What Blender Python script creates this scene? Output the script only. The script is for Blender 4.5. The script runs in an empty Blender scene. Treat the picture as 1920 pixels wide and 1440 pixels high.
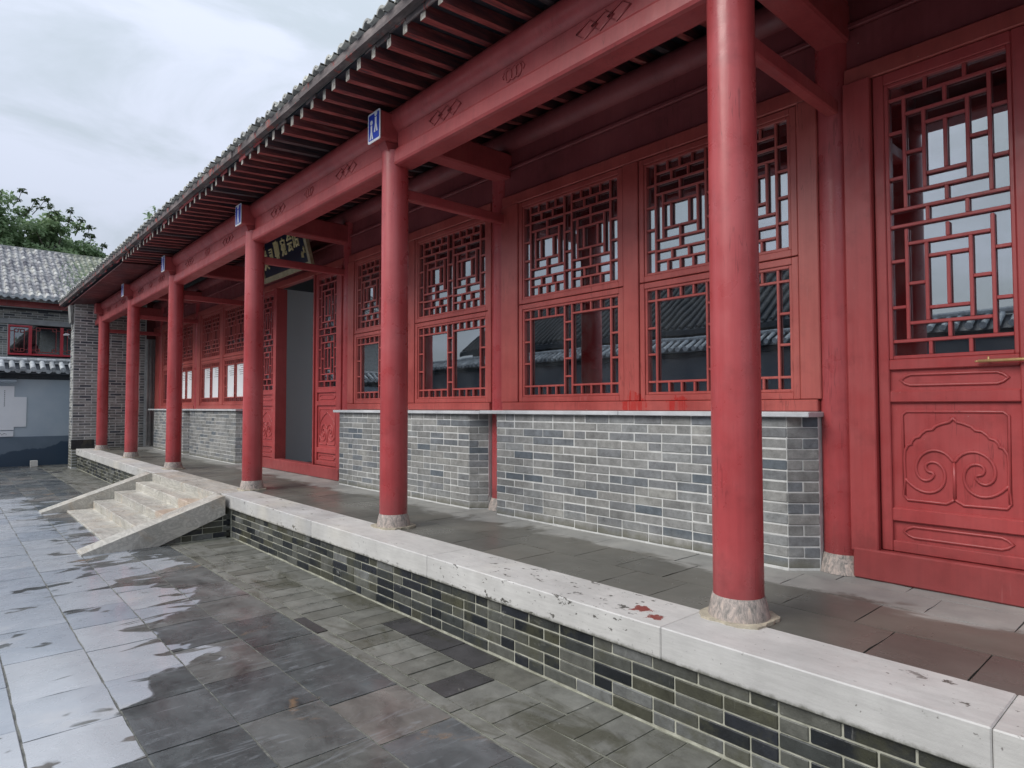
import bpy, math, random
from mathutils import Vector, Matrix, noise as mnoise
sc = bpy.context.scene
COL = sc.collection
rnd = random.Random(11)

# ------------------------------------------------------------ camera
YAW, PITCH, ROLL = math.radians(41.666), math.radians(2.051), math.radians(-0.086)
cy, sy, cp, sp = math.cos(YAW), math.sin(YAW), math.cos(PITCH), math.sin(PITCH)
fw = Vector((sy*cp, cy*cp, sp)); r0 = Vector((cy, -sy, 0)); u0 = r0.cross(fw)
rt = r0*math.cos(ROLL) + u0*math.sin(ROLL); up = u0*math.cos(ROLL) - r0*math.sin(ROLL)
cd = bpy.data.cameras.new('camera'); cam = bpy.data.objects.new('camera', cd); COL.objects.link(cam)
cd.sensor_width = 36; cd.lens = 36*1201.44/1920; cd.clip_start = .05; cd.clip_end = 2000
M = Matrix((rt, up, -fw)).transposed().to_4x4(); M.translation = Vector((0, 0, 1.5)); cam.matrix_world = M
sc.camera = cam

# ------------------------------------------------------------ light and exposure
SUN_EL, SUN_AZ = math.radians(42), math.radians(282)      # azimuth of the sun, clockwise from +Y
ws = bpy.data.worlds.new('World'); sc.world = ws; ws.use_nodes = True
wt = ws.node_tree; wt.nodes.clear()
def WN(t, **k):
    n = wt.nodes.new(t)
    for a, b in k.items(): setattr(n, a, b)
    return n
out = WN('ShaderNodeOutputWorld'); bg = WN('ShaderNodeBackground'); bg.inputs['Strength'].default_value = .1
sky = WN('ShaderNodeTexSky', sky_type='NISHITA'); sky.sun_disc = False
sky.sun_elevation = SUN_EL; sky.sun_rotation = SUN_AZ
sky.air_density = 1.0; sky.dust_density = 3.0
tc = WN('ShaderNodeTexCoord'); mp = WN('ShaderNodeMapping'); mp.inputs['Scale'].default_value = (1.0, 1.0, 2.6)
wt.links.new(tc.outputs['Generated'], mp.inputs['Vector'])
n1 = WN('ShaderNodeTexNoise'); n1.inputs['Scale'].default_value = 2.3; n1.inputs['Detail'].default_value = 8; n1.inputs['Roughness'].default_value = .56; n1.inputs['Distortion'].default_value = .5
wt.links.new(mp.outputs[0], n1.inputs['Vector'])
rp = WN('ShaderNodeValToRGB'); rp.color_ramp.interpolation = 'EASE'
rp.color_ramp.elements[0].position = .41; rp.color_ramp.elements[0].color = (.52, .585, .655, 1)
rp.color_ramp.elements[1].position = .58; rp.color_ramp.elements[1].color = (.68, .73, .86, 1)
wt.links.new(n1.outputs['Fac'], rp.inputs['Fac'])
sep = WN('ShaderNodeSeparateXYZ'); wt.links.new(tc.outputs['Generated'], sep.inputs[0])
mr = WN('ShaderNodeMapRange'); mr.inputs['From Min'].default_value = 0; mr.inputs['From Max'].default_value = 1
mr.inputs['To Min'].default_value = 4.6; mr.inputs['To Max'].default_value = 11.0   # overcast sky: the zenith about 2.5 times as bright as the horizon
wt.links.new(sep.outputs['Z'], mr.inputs['Value'])
vm = WN('ShaderNodeVectorMath', operation='SCALE'); wt.links.new(rp.outputs['Color'], vm.inputs[0]); wt.links.new(mr.outputs[0], vm.inputs['Scale'])
mx = WN('ShaderNodeMix', data_type='RGBA'); mx.inputs['Factor'].default_value = .9
wt.links.new(sky.outputs['Color'], mx.inputs['A']); wt.links.new(vm.outputs[0], mx.inputs['B'])
wt.links.new(mx.outputs['Result'], bg.inputs['Color']); wt.links.new(bg.outputs[0], out.inputs[0])

sl = bpy.data.lights.new('sun', 'SUN'); sl.energy = 1.5; sl.angle = math.radians(38); sl.color = (1, .96, .9)
so = bpy.data.objects.new('sun', sl); COL.objects.link(so)
sd = Vector((math.sin(SUN_AZ)*math.cos(SUN_EL), math.cos(SUN_AZ)*math.cos(SUN_EL), math.sin(SUN_EL)))
so.rotation_euler = sd.to_track_quat('Z', 'Y').to_euler()
sc.view_settings.view_transform = 'Standard'; sc.view_settings.look = 'None'
sc.view_settings.exposure = 0.78; sc.view_settings.gamma = 1
sc.cycles.max_bounces = 8; sc.cycles.diffuse_bounces = 2; sc.cycles.transparent_max_bounces = 12
sc.cycles.use_denoising = True

# ------------------------------------------------------------ material helpers
class NT:
    def __init__(s, name):
        s.m = bpy.data.materials.new(name); s.m.use_nodes = True; s.t = s.m.node_tree
        s.b = s.t.nodes['Principled BSDF']; s.pos = s.n('ShaderNodeNewGeometry').outputs['Position']
    def n(s, t, **k):
        n = s.t.nodes.new(t)
        for a, b in k.items(): setattr(n, a, b)
        return n
    def set(s, sock, v):
        if hasattr(v, 'is_linked') or hasattr(v, 'links'): s.t.links.new(v, sock)
        elif isinstance(v, (tuple, list)) and len(v) == 3 and sock.type == 'RGBA': sock.default_value = (*v, 1)
        elif sock.type == 'RGBA' and not isinstance(v, (tuple, list)): sock.default_value = (v, v, v, 1)
        else: sock.default_value = v
    def scalev(s, v, k):
        n = s.n('ShaderNodeVectorMath', operation='MULTIPLY'); s.set(n.inputs[0], v); n.inputs[1].default_value = k; return n.outputs[0]
    def addv(s, v, w):
        n = s.n('ShaderNodeVectorMath', operation='ADD'); s.set(n.inputs[0], v); s.set(n.inputs[1], w); return n.outputs[0]
    def noise(s, scale, detail=4, rough=.55, vec=None, stretch=None, dist=0):
        v = vec or s.pos
        if stretch: v = s.scalev(v, stretch)
        n = s.n('ShaderNodeTexNoise'); s.t.links.new(v, n.inputs['Vector'])
        n.inputs['Scale'].default_value = scale; n.inputs['Detail'].default_value = detail; n.inputs['Roughness'].default_value = rough
        n.inputs['Distortion'].default_value = dist
        return n.outputs['Fac']
    def ramp(s, fac, pts, interp='LINEAR'):
        n = s.n('ShaderNodeValToRGB'); cr = n.color_ramp; cr.interpolation = interp
        while len(cr.elements) < len(pts): cr.elements.new(.5)
        for e, (p, c) in zip(cr.elements, pts):
            e.position = p; e.color = (c, c, c, 1) if not isinstance(c, (tuple, list)) else (*c, 1)
        s.set(n.inputs[0], fac); return n.outputs[0]
    def mix(s, f, a, b, blend='MIX'):
        n = s.n('ShaderNodeMix', data_type='RGBA', blend_type=blend)
        s.set(n.inputs['Factor'], f); s.set(n.inputs['A'], a); s.set(n.inputs['B'], b); return n.outputs['Result']
    def math(s, op, a, b=0.0, c=None):
        n = s.n('ShaderNodeMath', operation=op); s.set(n.inputs[0], a); s.set(n.inputs[1], b)
        if c is not None: s.set(n.inputs[2], c)
        return n.outputs[0]
    def step(s, v, lo, hi):
        n = s.n('ShaderNodeMapRange', interpolation_type='SMOOTHSTEP'); s.set(n.inputs['Value'], v)
        n.inputs['From Min'].default_value = lo; n.inputs['From Max'].default_value = hi; return n.outputs[0]
    def xyz(s):
        n = s.n('ShaderNodeSeparateXYZ'); s.t.links.new(s.pos, n.inputs[0]); return n.outputs
    def rand(s):
        o = s.n('ShaderNodeObjectInfo').outputs['Random']
        a = s.n('ShaderNodeAttribute'); a.attribute_name = 'tint'
        return s.math('FRACT', s.math('ADD', o, a.outputs['Fac']))
    def bump(s, h, strength=.3, dist=.01, normal=None):
        n = s.n('ShaderNodeBump'); n.inputs['Strength'].default_value = strength; n.inputs['Distance'].default_value = dist
        s.set(n.inputs['Height'], h)
        if normal: s.set(n.inputs['Normal'], normal)
        s.t.links.new(n.outputs[0], s.b.inputs['Normal']); return n.outputs[0]
    def base(s, c): s.set(s.b.inputs['Base Color'], c)
    def rough(s, r): s.set(s.b.inputs['Roughness'], r)
    def near(s, p, r, jitter=.5, nscale=14):
        d = s.n('ShaderNodeVectorMath', operation='DISTANCE'); s.t.links.new(s.pos, d.inputs[0]); d.inputs[1].default_value = p
        q = s.math('DIVIDE', d.outputs['Value'], r)
        q = s.math('ADD', q, s.math('MULTIPLY', s.math('SUBTRACT', s.noise(nscale, 4, .7), .5), jitter*2))
        return s.step(q, 1.0, .85)

def red_paint(name, a, b, c, rough=.42, touch=False):
    k = NT(name)
    big = k.noise(1.3, 5, .6); grain = k.noise(1, 4, .65, stretch=(34, 34, 1.6)); graind = k.noise(1, 4, .65, stretch=(30, 2.0, 30))
    col = k.ramp(big, [(.28, c), (.5, a), (.74, b)])
    g = k.ramp(grain, [(.3, .88), (.62, 1.04)])
    col = k.mix(.75, col, g, 'MULTIPLY')
    dirt = k.ramp(k.noise(4.5, 6, .7), [(.30, .70), (.48, 1.0)])
    col = k.mix(.6, col, dirt, 'MULTIPLY')
    zz = k.xyz()[2]
    gr = k.math('MULTIPLY', k.step(k.math('ADD', zz, k.math('MULTIPLY', k.noise(9, 4, .7), .35)), 1.05, .75), .40)
    col = k.mix(gr, col, (.12, .035, .035))
    strk = k.math('MULTIPLY', k.step(k.noise(1, 4, .7, stretch=(38, 38, 2.2)), .60, .70), k.step(k.noise(2.0, 3, .6), .52, .66))
    col = k.mix(k.math('MULTIPLY', strk, .18), col, (.62, .30, .29))
    chip = k.step(k.noise(26, 5, .72), .715, .735)
    col = k.mix(chip, col, (.55, .40, .36))
    crack = k.ramp(k.noise(1, 3, .6, stretch=(16, 16, 1.1)), [(.490, 1.0), (.498, .62), (.502, .62), (.510, 1.0)])
    cm = k.step(k.noise(2.3, 2, .5), .56, .64)
    col = k.mix(cm, col, k.mix(1.0, col, crack, 'MULTIPLY'))
    if touch:                                   # the patch of fresh glossy paint at the foot of the windows
        f = k.near((4.17, 3.20, 1.50), .13, 1.0, 12); f2 = k.near((4.17, 2.80, 1.49), .10, 1.1, 12)
        f = k.math('MULTIPLY', k.math('MAXIMUM', f, f2), k.ramp(grain, [(.40, .05), (.58, .75)]))
        col = k.mix(f, col, (.42, .022, .018)); k.rough(k.mix(f, rough, .15))
    else:
        k.rough(k.ramp(k.noise(7, 4, .6), [(.3, rough-.08), (.7, rough+.16)]))
    k.base(col)
    h = k.math('ADD', k.math('MULTIPLY', grain, .7), k.math('MULTIPLY', k.noise(60, 3, .6), .3))
    k.bump(h, .35, .0035)
    k.b.inputs['Specular IOR Level'].default_value = .55
    return k.m
M_RED = red_paint('red paint columns', (.41, .062, .066), (.47, .100, .105), (.34, .042, .045), .30)
M_BEAM = red_paint('red paint beams', (.37, .062, .064), (.45, .100, .097), (.26, .040, .042), .38)
M_WIN = red_paint('red paint windows', (.42, .085, .074), (.50, .13, .11), (.30, .048, .042), .36, True)
M_DOOR = red_paint('red paint doors', (.41, .064, .064), (.46, .092, .090), (.34, .045, .046), .36)
M_SHADERED = red_paint('red paint with veranda shade', (.25, .055, .060), (.33, .085, .088), (.17, .038, .042), .5)  # shade under the veranda roof put into a darker, duller copy of the red
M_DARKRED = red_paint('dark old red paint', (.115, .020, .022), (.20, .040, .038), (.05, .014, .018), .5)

def simple(name, a, b, rough=.6, scale=6, bump=.2, rnd_amt=0.0, dist=.004, spec=.5, metal=0):
    k = NT(name); f = k.noise(scale, 6, .65)
    col = k.ramp(f, [(.3, a), (.7, b)])
    if rnd_amt:
        v = k.math('ADD', k.math('MULTIPLY', k.rand(), rnd_amt), 1-rnd_amt*.5)
        col = k.mix(1.0, col, k.ramp(v, [(0, 0.0), (1, 1.0)]), 'MULTIPLY')
    k.base(col); k.rough(rough); k.bump(k.noise(scale*6, 5, .7), bump, dist)
    k.b.inputs['Specular IOR Level'].default_value = spec; k.b.inputs['Metallic'].default_value = metal
    return k.m

# rafters: worn red, dark between
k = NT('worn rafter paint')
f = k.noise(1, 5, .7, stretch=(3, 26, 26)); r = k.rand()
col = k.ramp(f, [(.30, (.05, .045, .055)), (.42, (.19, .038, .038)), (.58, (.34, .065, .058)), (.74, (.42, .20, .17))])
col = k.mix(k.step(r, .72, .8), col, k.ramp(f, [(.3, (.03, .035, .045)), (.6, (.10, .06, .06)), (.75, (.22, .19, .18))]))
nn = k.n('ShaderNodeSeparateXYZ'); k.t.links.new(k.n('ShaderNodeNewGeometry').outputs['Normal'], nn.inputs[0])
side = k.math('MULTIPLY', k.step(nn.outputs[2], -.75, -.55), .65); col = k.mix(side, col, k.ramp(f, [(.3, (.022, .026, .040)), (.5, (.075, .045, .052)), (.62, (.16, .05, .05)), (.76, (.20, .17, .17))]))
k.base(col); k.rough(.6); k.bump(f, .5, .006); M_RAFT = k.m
k = NT('weathered rafter end'); f = k.noise(30, 5, .7); k.base(k.ramp(f, [(.3, (.10, .09, .08)), (.5, (.28, .26, .23)), (.7, (.52, .51, .48))])); k.rough(.8); k.bump(f, .6, .006); M_RAFTEND = k.m
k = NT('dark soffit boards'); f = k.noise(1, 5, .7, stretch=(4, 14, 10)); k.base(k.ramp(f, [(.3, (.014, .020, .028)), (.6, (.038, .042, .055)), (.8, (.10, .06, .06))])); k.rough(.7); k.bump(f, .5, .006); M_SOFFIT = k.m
k = NT('weathered eave board'); f = k.noise(1, 6, .7, stretch=(10, 3, 10)); f2 = k.noise(5, 5, .7)
col = k.ramp(f, [(.28, (.045, .038, .040)), (.5, (.12, .10, .10)), (.7, (.26, .22, .21))]); col = k.mix(k.step(f2, .55, .62), col, (.26, .07, .06))
k.base(col); k.rough(.8); k.bump(f, .7, .01); M_EAVEB = k.m

# bricks
def brick_mat(name, stops, moss=0.0, rough=.75, wet=False, eff=(.9, .92, .92)):
    k = NT(name); r = k.rand()
    col = k.ramp(r, stops, 'CONSTANT')
    col = k.mix(1.0, col, k.ramp(k.noise(11, 7, .75), [(.3, .62), (.5, 1.0), (.7, 1.35)]), 'MULTIPLY')
    col = k.mix(.9, col, k.ramp(k.noise(1.6, 5, .65), [(.3, .74), (.7, 1.18)]), 'MULTIPLY')
    x, y, z = k.xyz()
    smear = k.step(k.noise(7, 6, .75, stretch=(1, 1, 2.2)), .60, .74)
    col = k.mix(k.math('MULTIPLY', smear, .42 if wet else .26), col, (.46, .46, .43))
    if moss:
        f = k.math('MULTIPLY', k.step(k.noise(4, 5, .7), .48, .66), moss)
        col = k.mix(f, col, (.070, .070, .040))
        drip = k.math('MULTIPLY', k.step(k.noise(1, 4, .7, stretch=(22, 22, 3)), .62, .75), k.step(z, .18, .31))
        col = k.mix(k.math('MULTIPLY', drip, .45), col, (.45, .45, .42))
    else:
        d = k.math('MULTIPLY', k.step(k.math('ADD', z, k.math('MULTIPLY', k.noise(5, 4, .7), .18)), .72, .50), .6)
        col = k.mix(d, col, (.33, .325, .30))
        gm = k.math('MULTIPLY', k.step(k.math('ADD', z, k.math('MULTIPLY', k.noise(7, 5, .7), .16)), .63, .56), .7)
        col = k.mix(gm, col, (.12, .118, .085))
    k.base(col); k.rough(rough if not wet else k.ramp(k.noise(6, 4, .6), [(.35, .25), (.65, .62)]))
    k.bump(k.math('ADD', k.math('MULTIPLY', k.noise(45, 6, .75), .6), k.noise(13, 5, .7)), .75, .006)
    return k.m
M_BRICK = brick_mat('grey brick', [(0, (.205, .208, .203)), (.16, (.25, .253, .248)), (.34, (.225, .233, .234)), (.5, (.185, .193, .20)), (.62, (.265, .265, .255)), (.80, (.16, .175, .19)), (.91, (.11, .13, .15)), (.95, (.28, .28, .265))])
M_BRICKW = brick_mat('wet dark brick', [(0, (.040, .044, .042)), (.2, (.085, .088, .078)), (.33, (.010, .013, .017)), (.50, (.11, .112, .098)), (.62, (.018, .021, .028)), (.74, (.062, .062, .044)), (.88, (.15, .155, .15))], moss=.55, wet=True)
M_BRICKE = brick_mat('old small brick', [(0, (.22, .225, .215)), (.25, (.29, .29, .275)), (.5, (.16, .17, .17)), (.65, (.33, .33, .31)), (.88, (.08, .09, .105))])
M_MORTAR = simple('pale mortar', (.46, .465, .455), (.68, .69, .675), .9, 12, .5, dist=.003)
M_MORTARD = simple('damp mortar', (.22, .22, .17), (.55, .55, .47), .85, 9, .5, dist=.003)

# courtyard slabs: damp slabs and a wet film in ragged patches
def slab_mat():
    k = NT('wet slate paving'); r = k.rand(); x, y, z = k.xyz()
    tone = k.ramp(r, [(0, (.078, .084, .086)), (.22, (.104, .108, .105)), (.42, (.070, .077, .078)), (.6, (.118, .120, .115)), (.8, (.088, .092, .086)), (.93, (.125, .118, .108))], 'CONSTANT')
    cloud = k.ramp(k.noise(3.2, 7, .68, stretch=(1, .7, 1), dist=.6), [(.3, .50), (.7, 1.75)])
    wetc = k.mix(1.0, tone, cloud, 'MULTIPLY')
    rust = k.step(k.noise(1.9, 6, .7, dist=1.2), .60, .70)
    wetc = k.mix(k.math('MULTIPLY', rust, .65), wetc, (.26, .16, .085))
    scr = k.ramp(k.noise(1, 5, .7, stretch=(3, 16, 1), dist=.8), [(.56, 0.0), (.66, 1.0)])
    wetc = k.mix(k.math('MULTIPLY', scr, .40), wetc, (.27, .29, .31))
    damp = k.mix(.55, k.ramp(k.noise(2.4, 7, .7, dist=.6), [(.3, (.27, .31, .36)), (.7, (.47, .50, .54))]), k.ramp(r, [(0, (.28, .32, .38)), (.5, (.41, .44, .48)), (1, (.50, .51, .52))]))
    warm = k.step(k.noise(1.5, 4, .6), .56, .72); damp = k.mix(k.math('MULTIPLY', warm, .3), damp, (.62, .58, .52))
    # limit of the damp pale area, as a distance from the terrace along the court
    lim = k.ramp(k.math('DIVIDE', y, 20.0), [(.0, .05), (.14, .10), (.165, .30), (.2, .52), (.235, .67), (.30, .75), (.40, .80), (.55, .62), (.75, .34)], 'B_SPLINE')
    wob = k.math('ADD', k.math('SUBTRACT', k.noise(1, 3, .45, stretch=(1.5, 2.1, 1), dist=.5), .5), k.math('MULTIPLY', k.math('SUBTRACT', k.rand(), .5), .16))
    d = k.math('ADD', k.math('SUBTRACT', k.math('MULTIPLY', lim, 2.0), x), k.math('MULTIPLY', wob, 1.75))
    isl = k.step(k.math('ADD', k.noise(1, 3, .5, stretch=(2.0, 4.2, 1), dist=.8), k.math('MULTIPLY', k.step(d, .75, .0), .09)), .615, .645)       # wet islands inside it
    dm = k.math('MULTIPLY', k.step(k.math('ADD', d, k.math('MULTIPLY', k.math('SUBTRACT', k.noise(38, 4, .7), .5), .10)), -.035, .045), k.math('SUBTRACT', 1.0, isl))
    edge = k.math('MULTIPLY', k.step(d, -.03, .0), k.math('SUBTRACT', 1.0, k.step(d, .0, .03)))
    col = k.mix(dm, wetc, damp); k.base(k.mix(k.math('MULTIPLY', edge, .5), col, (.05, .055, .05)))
    rw = k.ramp(k.noise(2.1, 5, .65), [(.35, .10), (.62, .42)])
    k.rough(k.mix(dm, rw, k.ramp(k.noise(5, 4, .6), [(.3, .20), (.7, .36)])))
    h = k.math('ADD', k.math('MULTIPLY', k.noise(5, 7, .66, stretch=(1, .5, 1), dist=.5), .8), k.math('MULTIPLY', k.noise(45, 4, .7), .12))
    spark = k.near((.62, 3.3, 0), .30, .4, 6); hh = k.math('ADD', h, k.math('MULTIPLY', k.math('MULTIPLY', spark, k.noise(110, 3, .8)), .8))
    k.bump(hh, .30, .006)
    k.set(k.b.inputs['Specular IOR Level'], k.mix(dm, .36, .95))
    k.set(k.b.inputs['Coat Weight'], k.mix(dm, .0, .5)); k.b.inputs['Coat Roughness'].default_value = .10
    return k.m
M_SLAB = slab_mat()
k = NT('mossy old apron brick'); r = k.rand(); x, y, z = k.xyz()
tone = k.ramp(r, [(0, (.145, .145, .128)), (.25, (.17, .17, .153)), (.5, (.128, .126, .108)), (.68, (.185, .185, .166)), (.93, (.052, .050, .052))], 'CONSTANT')
tone = k.mix(1.0, tone, k.ramp(k.noise(6, 7, .7), [(.3, .7), (.7, 1.3)]), 'MULTIPLY')
ms = k.step(k.noise(1, 5, .7, stretch=(3.2, 1.2, 1), dist=.8), .50, .66)
tone = k.mix(k.math('MULTIPLY', ms, .65), tone, (.052, .050, .028))
k.base(k.mix(k.math('MULTIPLY', k.step(k.noise(7, 6, .75), .64, .72), .5), tone, (.42, .42, .37)))
k.rough(k.ramp(k.noise(3, 4, .6), [(.35, .22), (.65, .55)])); k.bump(k.noise(14, 7, .7), .45, .008); M_APRON = k.m
M_JOINT = simple('wet joint grit', (.045, .047, .04), (.24, .24, .21), .5, 14, .6, dist=.006)
M_JOINTP = simple('pale joint mortar', (.15, .155, .12), (.30, .30, .25), .7, 14, .6, dist=.006)
M_EARTH = simple('ground earth', (.10, .10, .09), (.16, .16, .14), .8, .6, .3)

# pale kerb stone
def stone(name, a, b, flake=True, yellow=0.0, rough=.55):
    k = NT(name); x, y, z = k.xyz(); r = k.rand()
    col = k.ramp(k.noise(2.2, 6, .65), [(.3, a), (.7, b)])
    col = k.mix(.5, col, k.ramp(r, [(0, (.80, .80, .80)), (1, (1.08, 1.07, 1.03))]), 'MULTIPLY')
    fine = k.ramp(k.noise(1, 5, .75, stretch=(24, 5, 60)), [(.35, .88), (.6, 1.03)]); col = k.mix(.8, col, fine, 'MULTIPLY')
    if flake:
        fl = k.math('MULTIPLY', k.step(k.noise(1, 5, .66, stretch=(13, 8, 13)), .62, .64), k.math('MAXIMUM', k.step(k.noise(1.1, 3, .5), .43, .58), k.near((2.7, 2.75, .4765), .85, .1, 3)))
        fl = k.math('MAXIMUM', fl, k.math('MULTIPLY', k.near((2.7, 2.75, .4765), .95, .3, 3), k.step(k.noise(1, 5, .7, stretch=(26, 14, 26)), .62, .64)))
        col = k.mix(fl, col, (.10, .095, .085))
        sp = k.step(k.noise(40, 3, .6), .69, .71); col = k.mix(k.math('MULTIPLY', sp, .8), col, (.16, .15, .14))
        low = k.math('MULTIPLY', k.step(k.math('SUBTRACT', z, k.math('MULTIPLY', k.noise(18, 5, .7), .05)), .325, .30), .9)
        col = k.mix(low, col, (.12, .12, .10))
        rd = k.math('MAXIMUM', k.near((2.68, 2.02, .4765), .05, 1.6, 30), k.near((2.62, 1.90, .4765), .04, 1.6, 34))
        col = k.mix(rd, col, (.22, .045, .035))
        ys = k.step(k.noise(1.0, 4, .5), .5, .7); col = k.mix(k.math('MULTIPLY', ys, .35), col, (.62, .57, .46))
    if yellow:
        f = k.step(k.noise(2.2, 6, .7, dist=1), .50, .68); col = k.mix(k.math('MULTIPLY', f, yellow), col, (.52, .40, .27))
        v = k.ramp(k.noise(1, 6, .7, stretch=(5, 1.5, 7), dist=2.0), [(.44, 1.0), (.52, .60), (.60, 1.0)]); col = k.mix(.7, col, v, 'MULTIPLY')
        rs = k.near((2.15, 8.5, .3), .33, .6, 5); col = k.mix(k.math('MULTIPLY', rs, .35), col, (.50, .27, .13))
        gm = k.step(k.noise(6, 6, .75), .60, .70); col = k.mix(k.math('MULTIPLY', gm, .5), col, (.16, .15, .08))
    k.base(col); k.rough(k.ramp(k.noise(4, 4, .6), [(.3, rough-.2), (.7, rough+.12)])); k.bump(k.noise(30, 6, .75), .4, .004)
    return k.m
M_KERB = stone('pale kerb stone', (.47, .465, .455), (.63, .625, .61))
M_STEP = stone('stained marble step', (.52, .50, .445), (.66, .64, .585), False, .45, .42)
k = NT('plinth stone and paint drips'); f = k.noise(1, 6, .75, stretch=(40, 40, 16), dist=1.2)
k.base(k.ramp(f, [(.30, (.13, .125, .115)), (.45, (.28, .255, .235)), (.55, (.44, .37, .335)), (.68, (.60, .49, .42))])); k.rough(.6); k.bump(f, .7, .008); M_PLINTH = k.m
M_PAD = simple('paint drip skirt', (.30, .27, .21), (.60, .54, .42), .5, 22, .7, dist=.006)
k = NT('wet dark terrace tile'); x, y, z = k.xyz(); r = k.rand()
c1 = k.ramp(k.noise(1.7, 6, .65, stretch=(1, .6, 1)), [(.3, (.085, .085, .075)), (.7, (.155, .152, .135))])
c1 = k.mix(.6, c1, k.ramp(r, [(0, (.7, .7, .72)), (1, (1.25, 1.22, 1.18))]), 'MULTIPLY')
pe = k.step(k.math('ADD', x, k.math('MULTIPLY', k.math('SUBTRACT', k.noise(1, 5, .65, stretch=(2.4, 1.6, 1), dist=.8), .5), 1.1)), 3.62, 3.80)
c1 = k.mix(k.math('MULTIPLY', pe, .8), c1, k.ramp(k.noise(4, 5, .6), [(.3, (.27, .275, .27)), (.7, (.42, .42, .40))]))
sp = k.step(k.noise(24, 3, .6), .745, .76); c1 = k.mix(sp, c1, (.5, .5, .47))
k.base(c1); k.rough(k.mix(pe, k.ramp(k.noise(1.5, 5, .6), [(.35, .26), (.65, .50)]), .55)); k.bump(k.noise(8, 6, .65), .22, .005); k.b.inputs['Specular IOR Level'].default_value = .35; M_TILEF = k.m

# roof tiles
k = NT('lichened roof tile'); r = k.rand()
f = k.noise(5, 6, .7); col = k.ramp(f, [(.30, (.20, .205, .20)), (.5, (.38, .38, .355)), (.66, (.60, .60, .55))])
col = k.mix(.6, col, k.ramp(r, [(0, (.62, .64, .68)), (1, (1.2, 1.2, 1.15))]), 'MULTIPLY')
k.base(col); k.rough(.75); k.bump(k.noise(40, 5, .7), .4, .005); M_ROOF = k.m
k = NT('old tile with moss near the corner'); r = k.rand(); x, y, z = k.xyz()
f = k.noise(3.0, 5, .65, stretch=(2.2, .6, .6)); f2 = k.noise(11, 5, .7)
col = k.mix(.55, k.ramp(f, [(.40, (.035, .035, .05)), (.5, (.17, .17, .18)), (.60, (.48, .475, .41))]), k.ramp(r, [(.0, (.07, .07, .09)), (1, (.50, .50, .50))]))
mo = k.math('MULTIPLY', k.step(k.math('ADD', x, k.math('MULTIPLY', k.noise(1.6, 4, .6), 1.4)), 3.5, 4.4), .4)
col = k.mix(mo, col, (.17, .21, .08)); k.base(col); k.rough(.8); k.bump(f2, .4, .006); M_ROOF2 = k.m
M_LIME = simple('white lime mortar', (.60, .61, .62), (.84, .85, .86), .9, 20, .3)
M_CAPTILE = simple('grey cap tile', (.20, .22, .24), (.52, .55, .57), .6, 9, .4, rnd_amt=.7)
M_DARKTILE = simple('dark glazed cap underside', (.020, .028, .038), (.05, .06, .075), .5, 8, .3)

# plaster
k = NT('blue grey plaster'); f = k.noise(1.4, 5, .6); k.base(k.ramp(f, [(.3, (.37, .44, .51)), (.7, (.46, .52, .57))])); k.rough(.7); k.bump(k.noise(30, 5, .7), .2, .003); M_PLAST = k.m
k = NT('dark painted dado'); x, y, z = k.xyz()
e = k.math('ADD', z, k.math('MULTIPLY', k.math('SUBTRACT', k.noise(1.6, 4, .6, stretch=(1, 1, .4)), .5), .7)); e = k.math('SUBTRACT', e, k.math('MULTIPLY', x, .20))
wetm = k.step(e, .10, .07); k.base(k.mix(wetm, k.ramp(k.noise(2, 5, .6), [(.3, (.11, .15, .195)), (.7, (.15, .195, .245))]), (.035, .065, .105)))
k.rough(k.mix(wetm, .6, .3)); M_DADO = k.m
M_WHITE = simple('off white board', (.76, .78, .81), (.83, .84, .86), .6, 2, .1)
M_INK = simple('dark ink', (.03, .03, .035), (.08, .08, .09), .6)
M_GREYW = simple('grey inner wall', (.80, .83, .85), (.84, .86, .88), .8, 1.2, .1)
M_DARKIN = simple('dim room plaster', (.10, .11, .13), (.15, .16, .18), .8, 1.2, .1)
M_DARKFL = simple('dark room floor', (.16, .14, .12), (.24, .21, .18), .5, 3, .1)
M_BLUE = simple('sign blue', (.010, .045, .42), (.012, .055, .50), .35, 3, .05)
M_SIGNW = simple('sign white', (.72, .74, .78), (.80, .82, .84), .4, 4, .05)
M_NAVY = simple('lacquer navy', (.004, .010, .026), (.008, .018, .040), .35, 3, .05)
M_GOLD = simple('dull gold leaf', (.66, .56, .28), (.80, .72, .42), .45, 30, .3)
M_FRAMEG = simple('aged gold frame', (.30, .26, .16), (.46, .40, .26), .5, 12, .3)
M_BRASS = simple('brass handle', (.50, .33, .14), (.62, .44, .22), .35, 20, .1, metal=.4)
M_BLACK = simple('black cloth', (.012, .012, .014), (.025, .025, .03), .7, 12, .2)
M_STEEL = simple('pale steel', (.45, .46, .48), (.6, .61, .62), .35, 9, .1, metal=.3)
M_CARD = simple('red brown card', (.17, .075, .055), (.24, .11, .085), .7, 4, .1)
M_GREYWOOD = simple('grey shutter boards', (.10, .105, .11), (.24, .235, .225), .75, 3, .4)
M_SILL = simple('grey sill stone', (.42, .44, .46), (.66, .68, .70), .5, 4, .3)
M_LINTEL = simple('grey lintel stone', (.28, .29, .30), (.40, .41, .42), .7, 5, .3)
M_OPPT = simple('dark weathered tile', (.022, .024, .026), (.075, .077, .08), .7, 5, .3)
M_PINKRED = simple('bright red window paint', (.50, .030, .050), (.60, .055, .075), .4, 5, .1)
M_BLOCK = simple('white block', (.62, .60, .55), (.76, .74, .68), .6, 8, .2)

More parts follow.
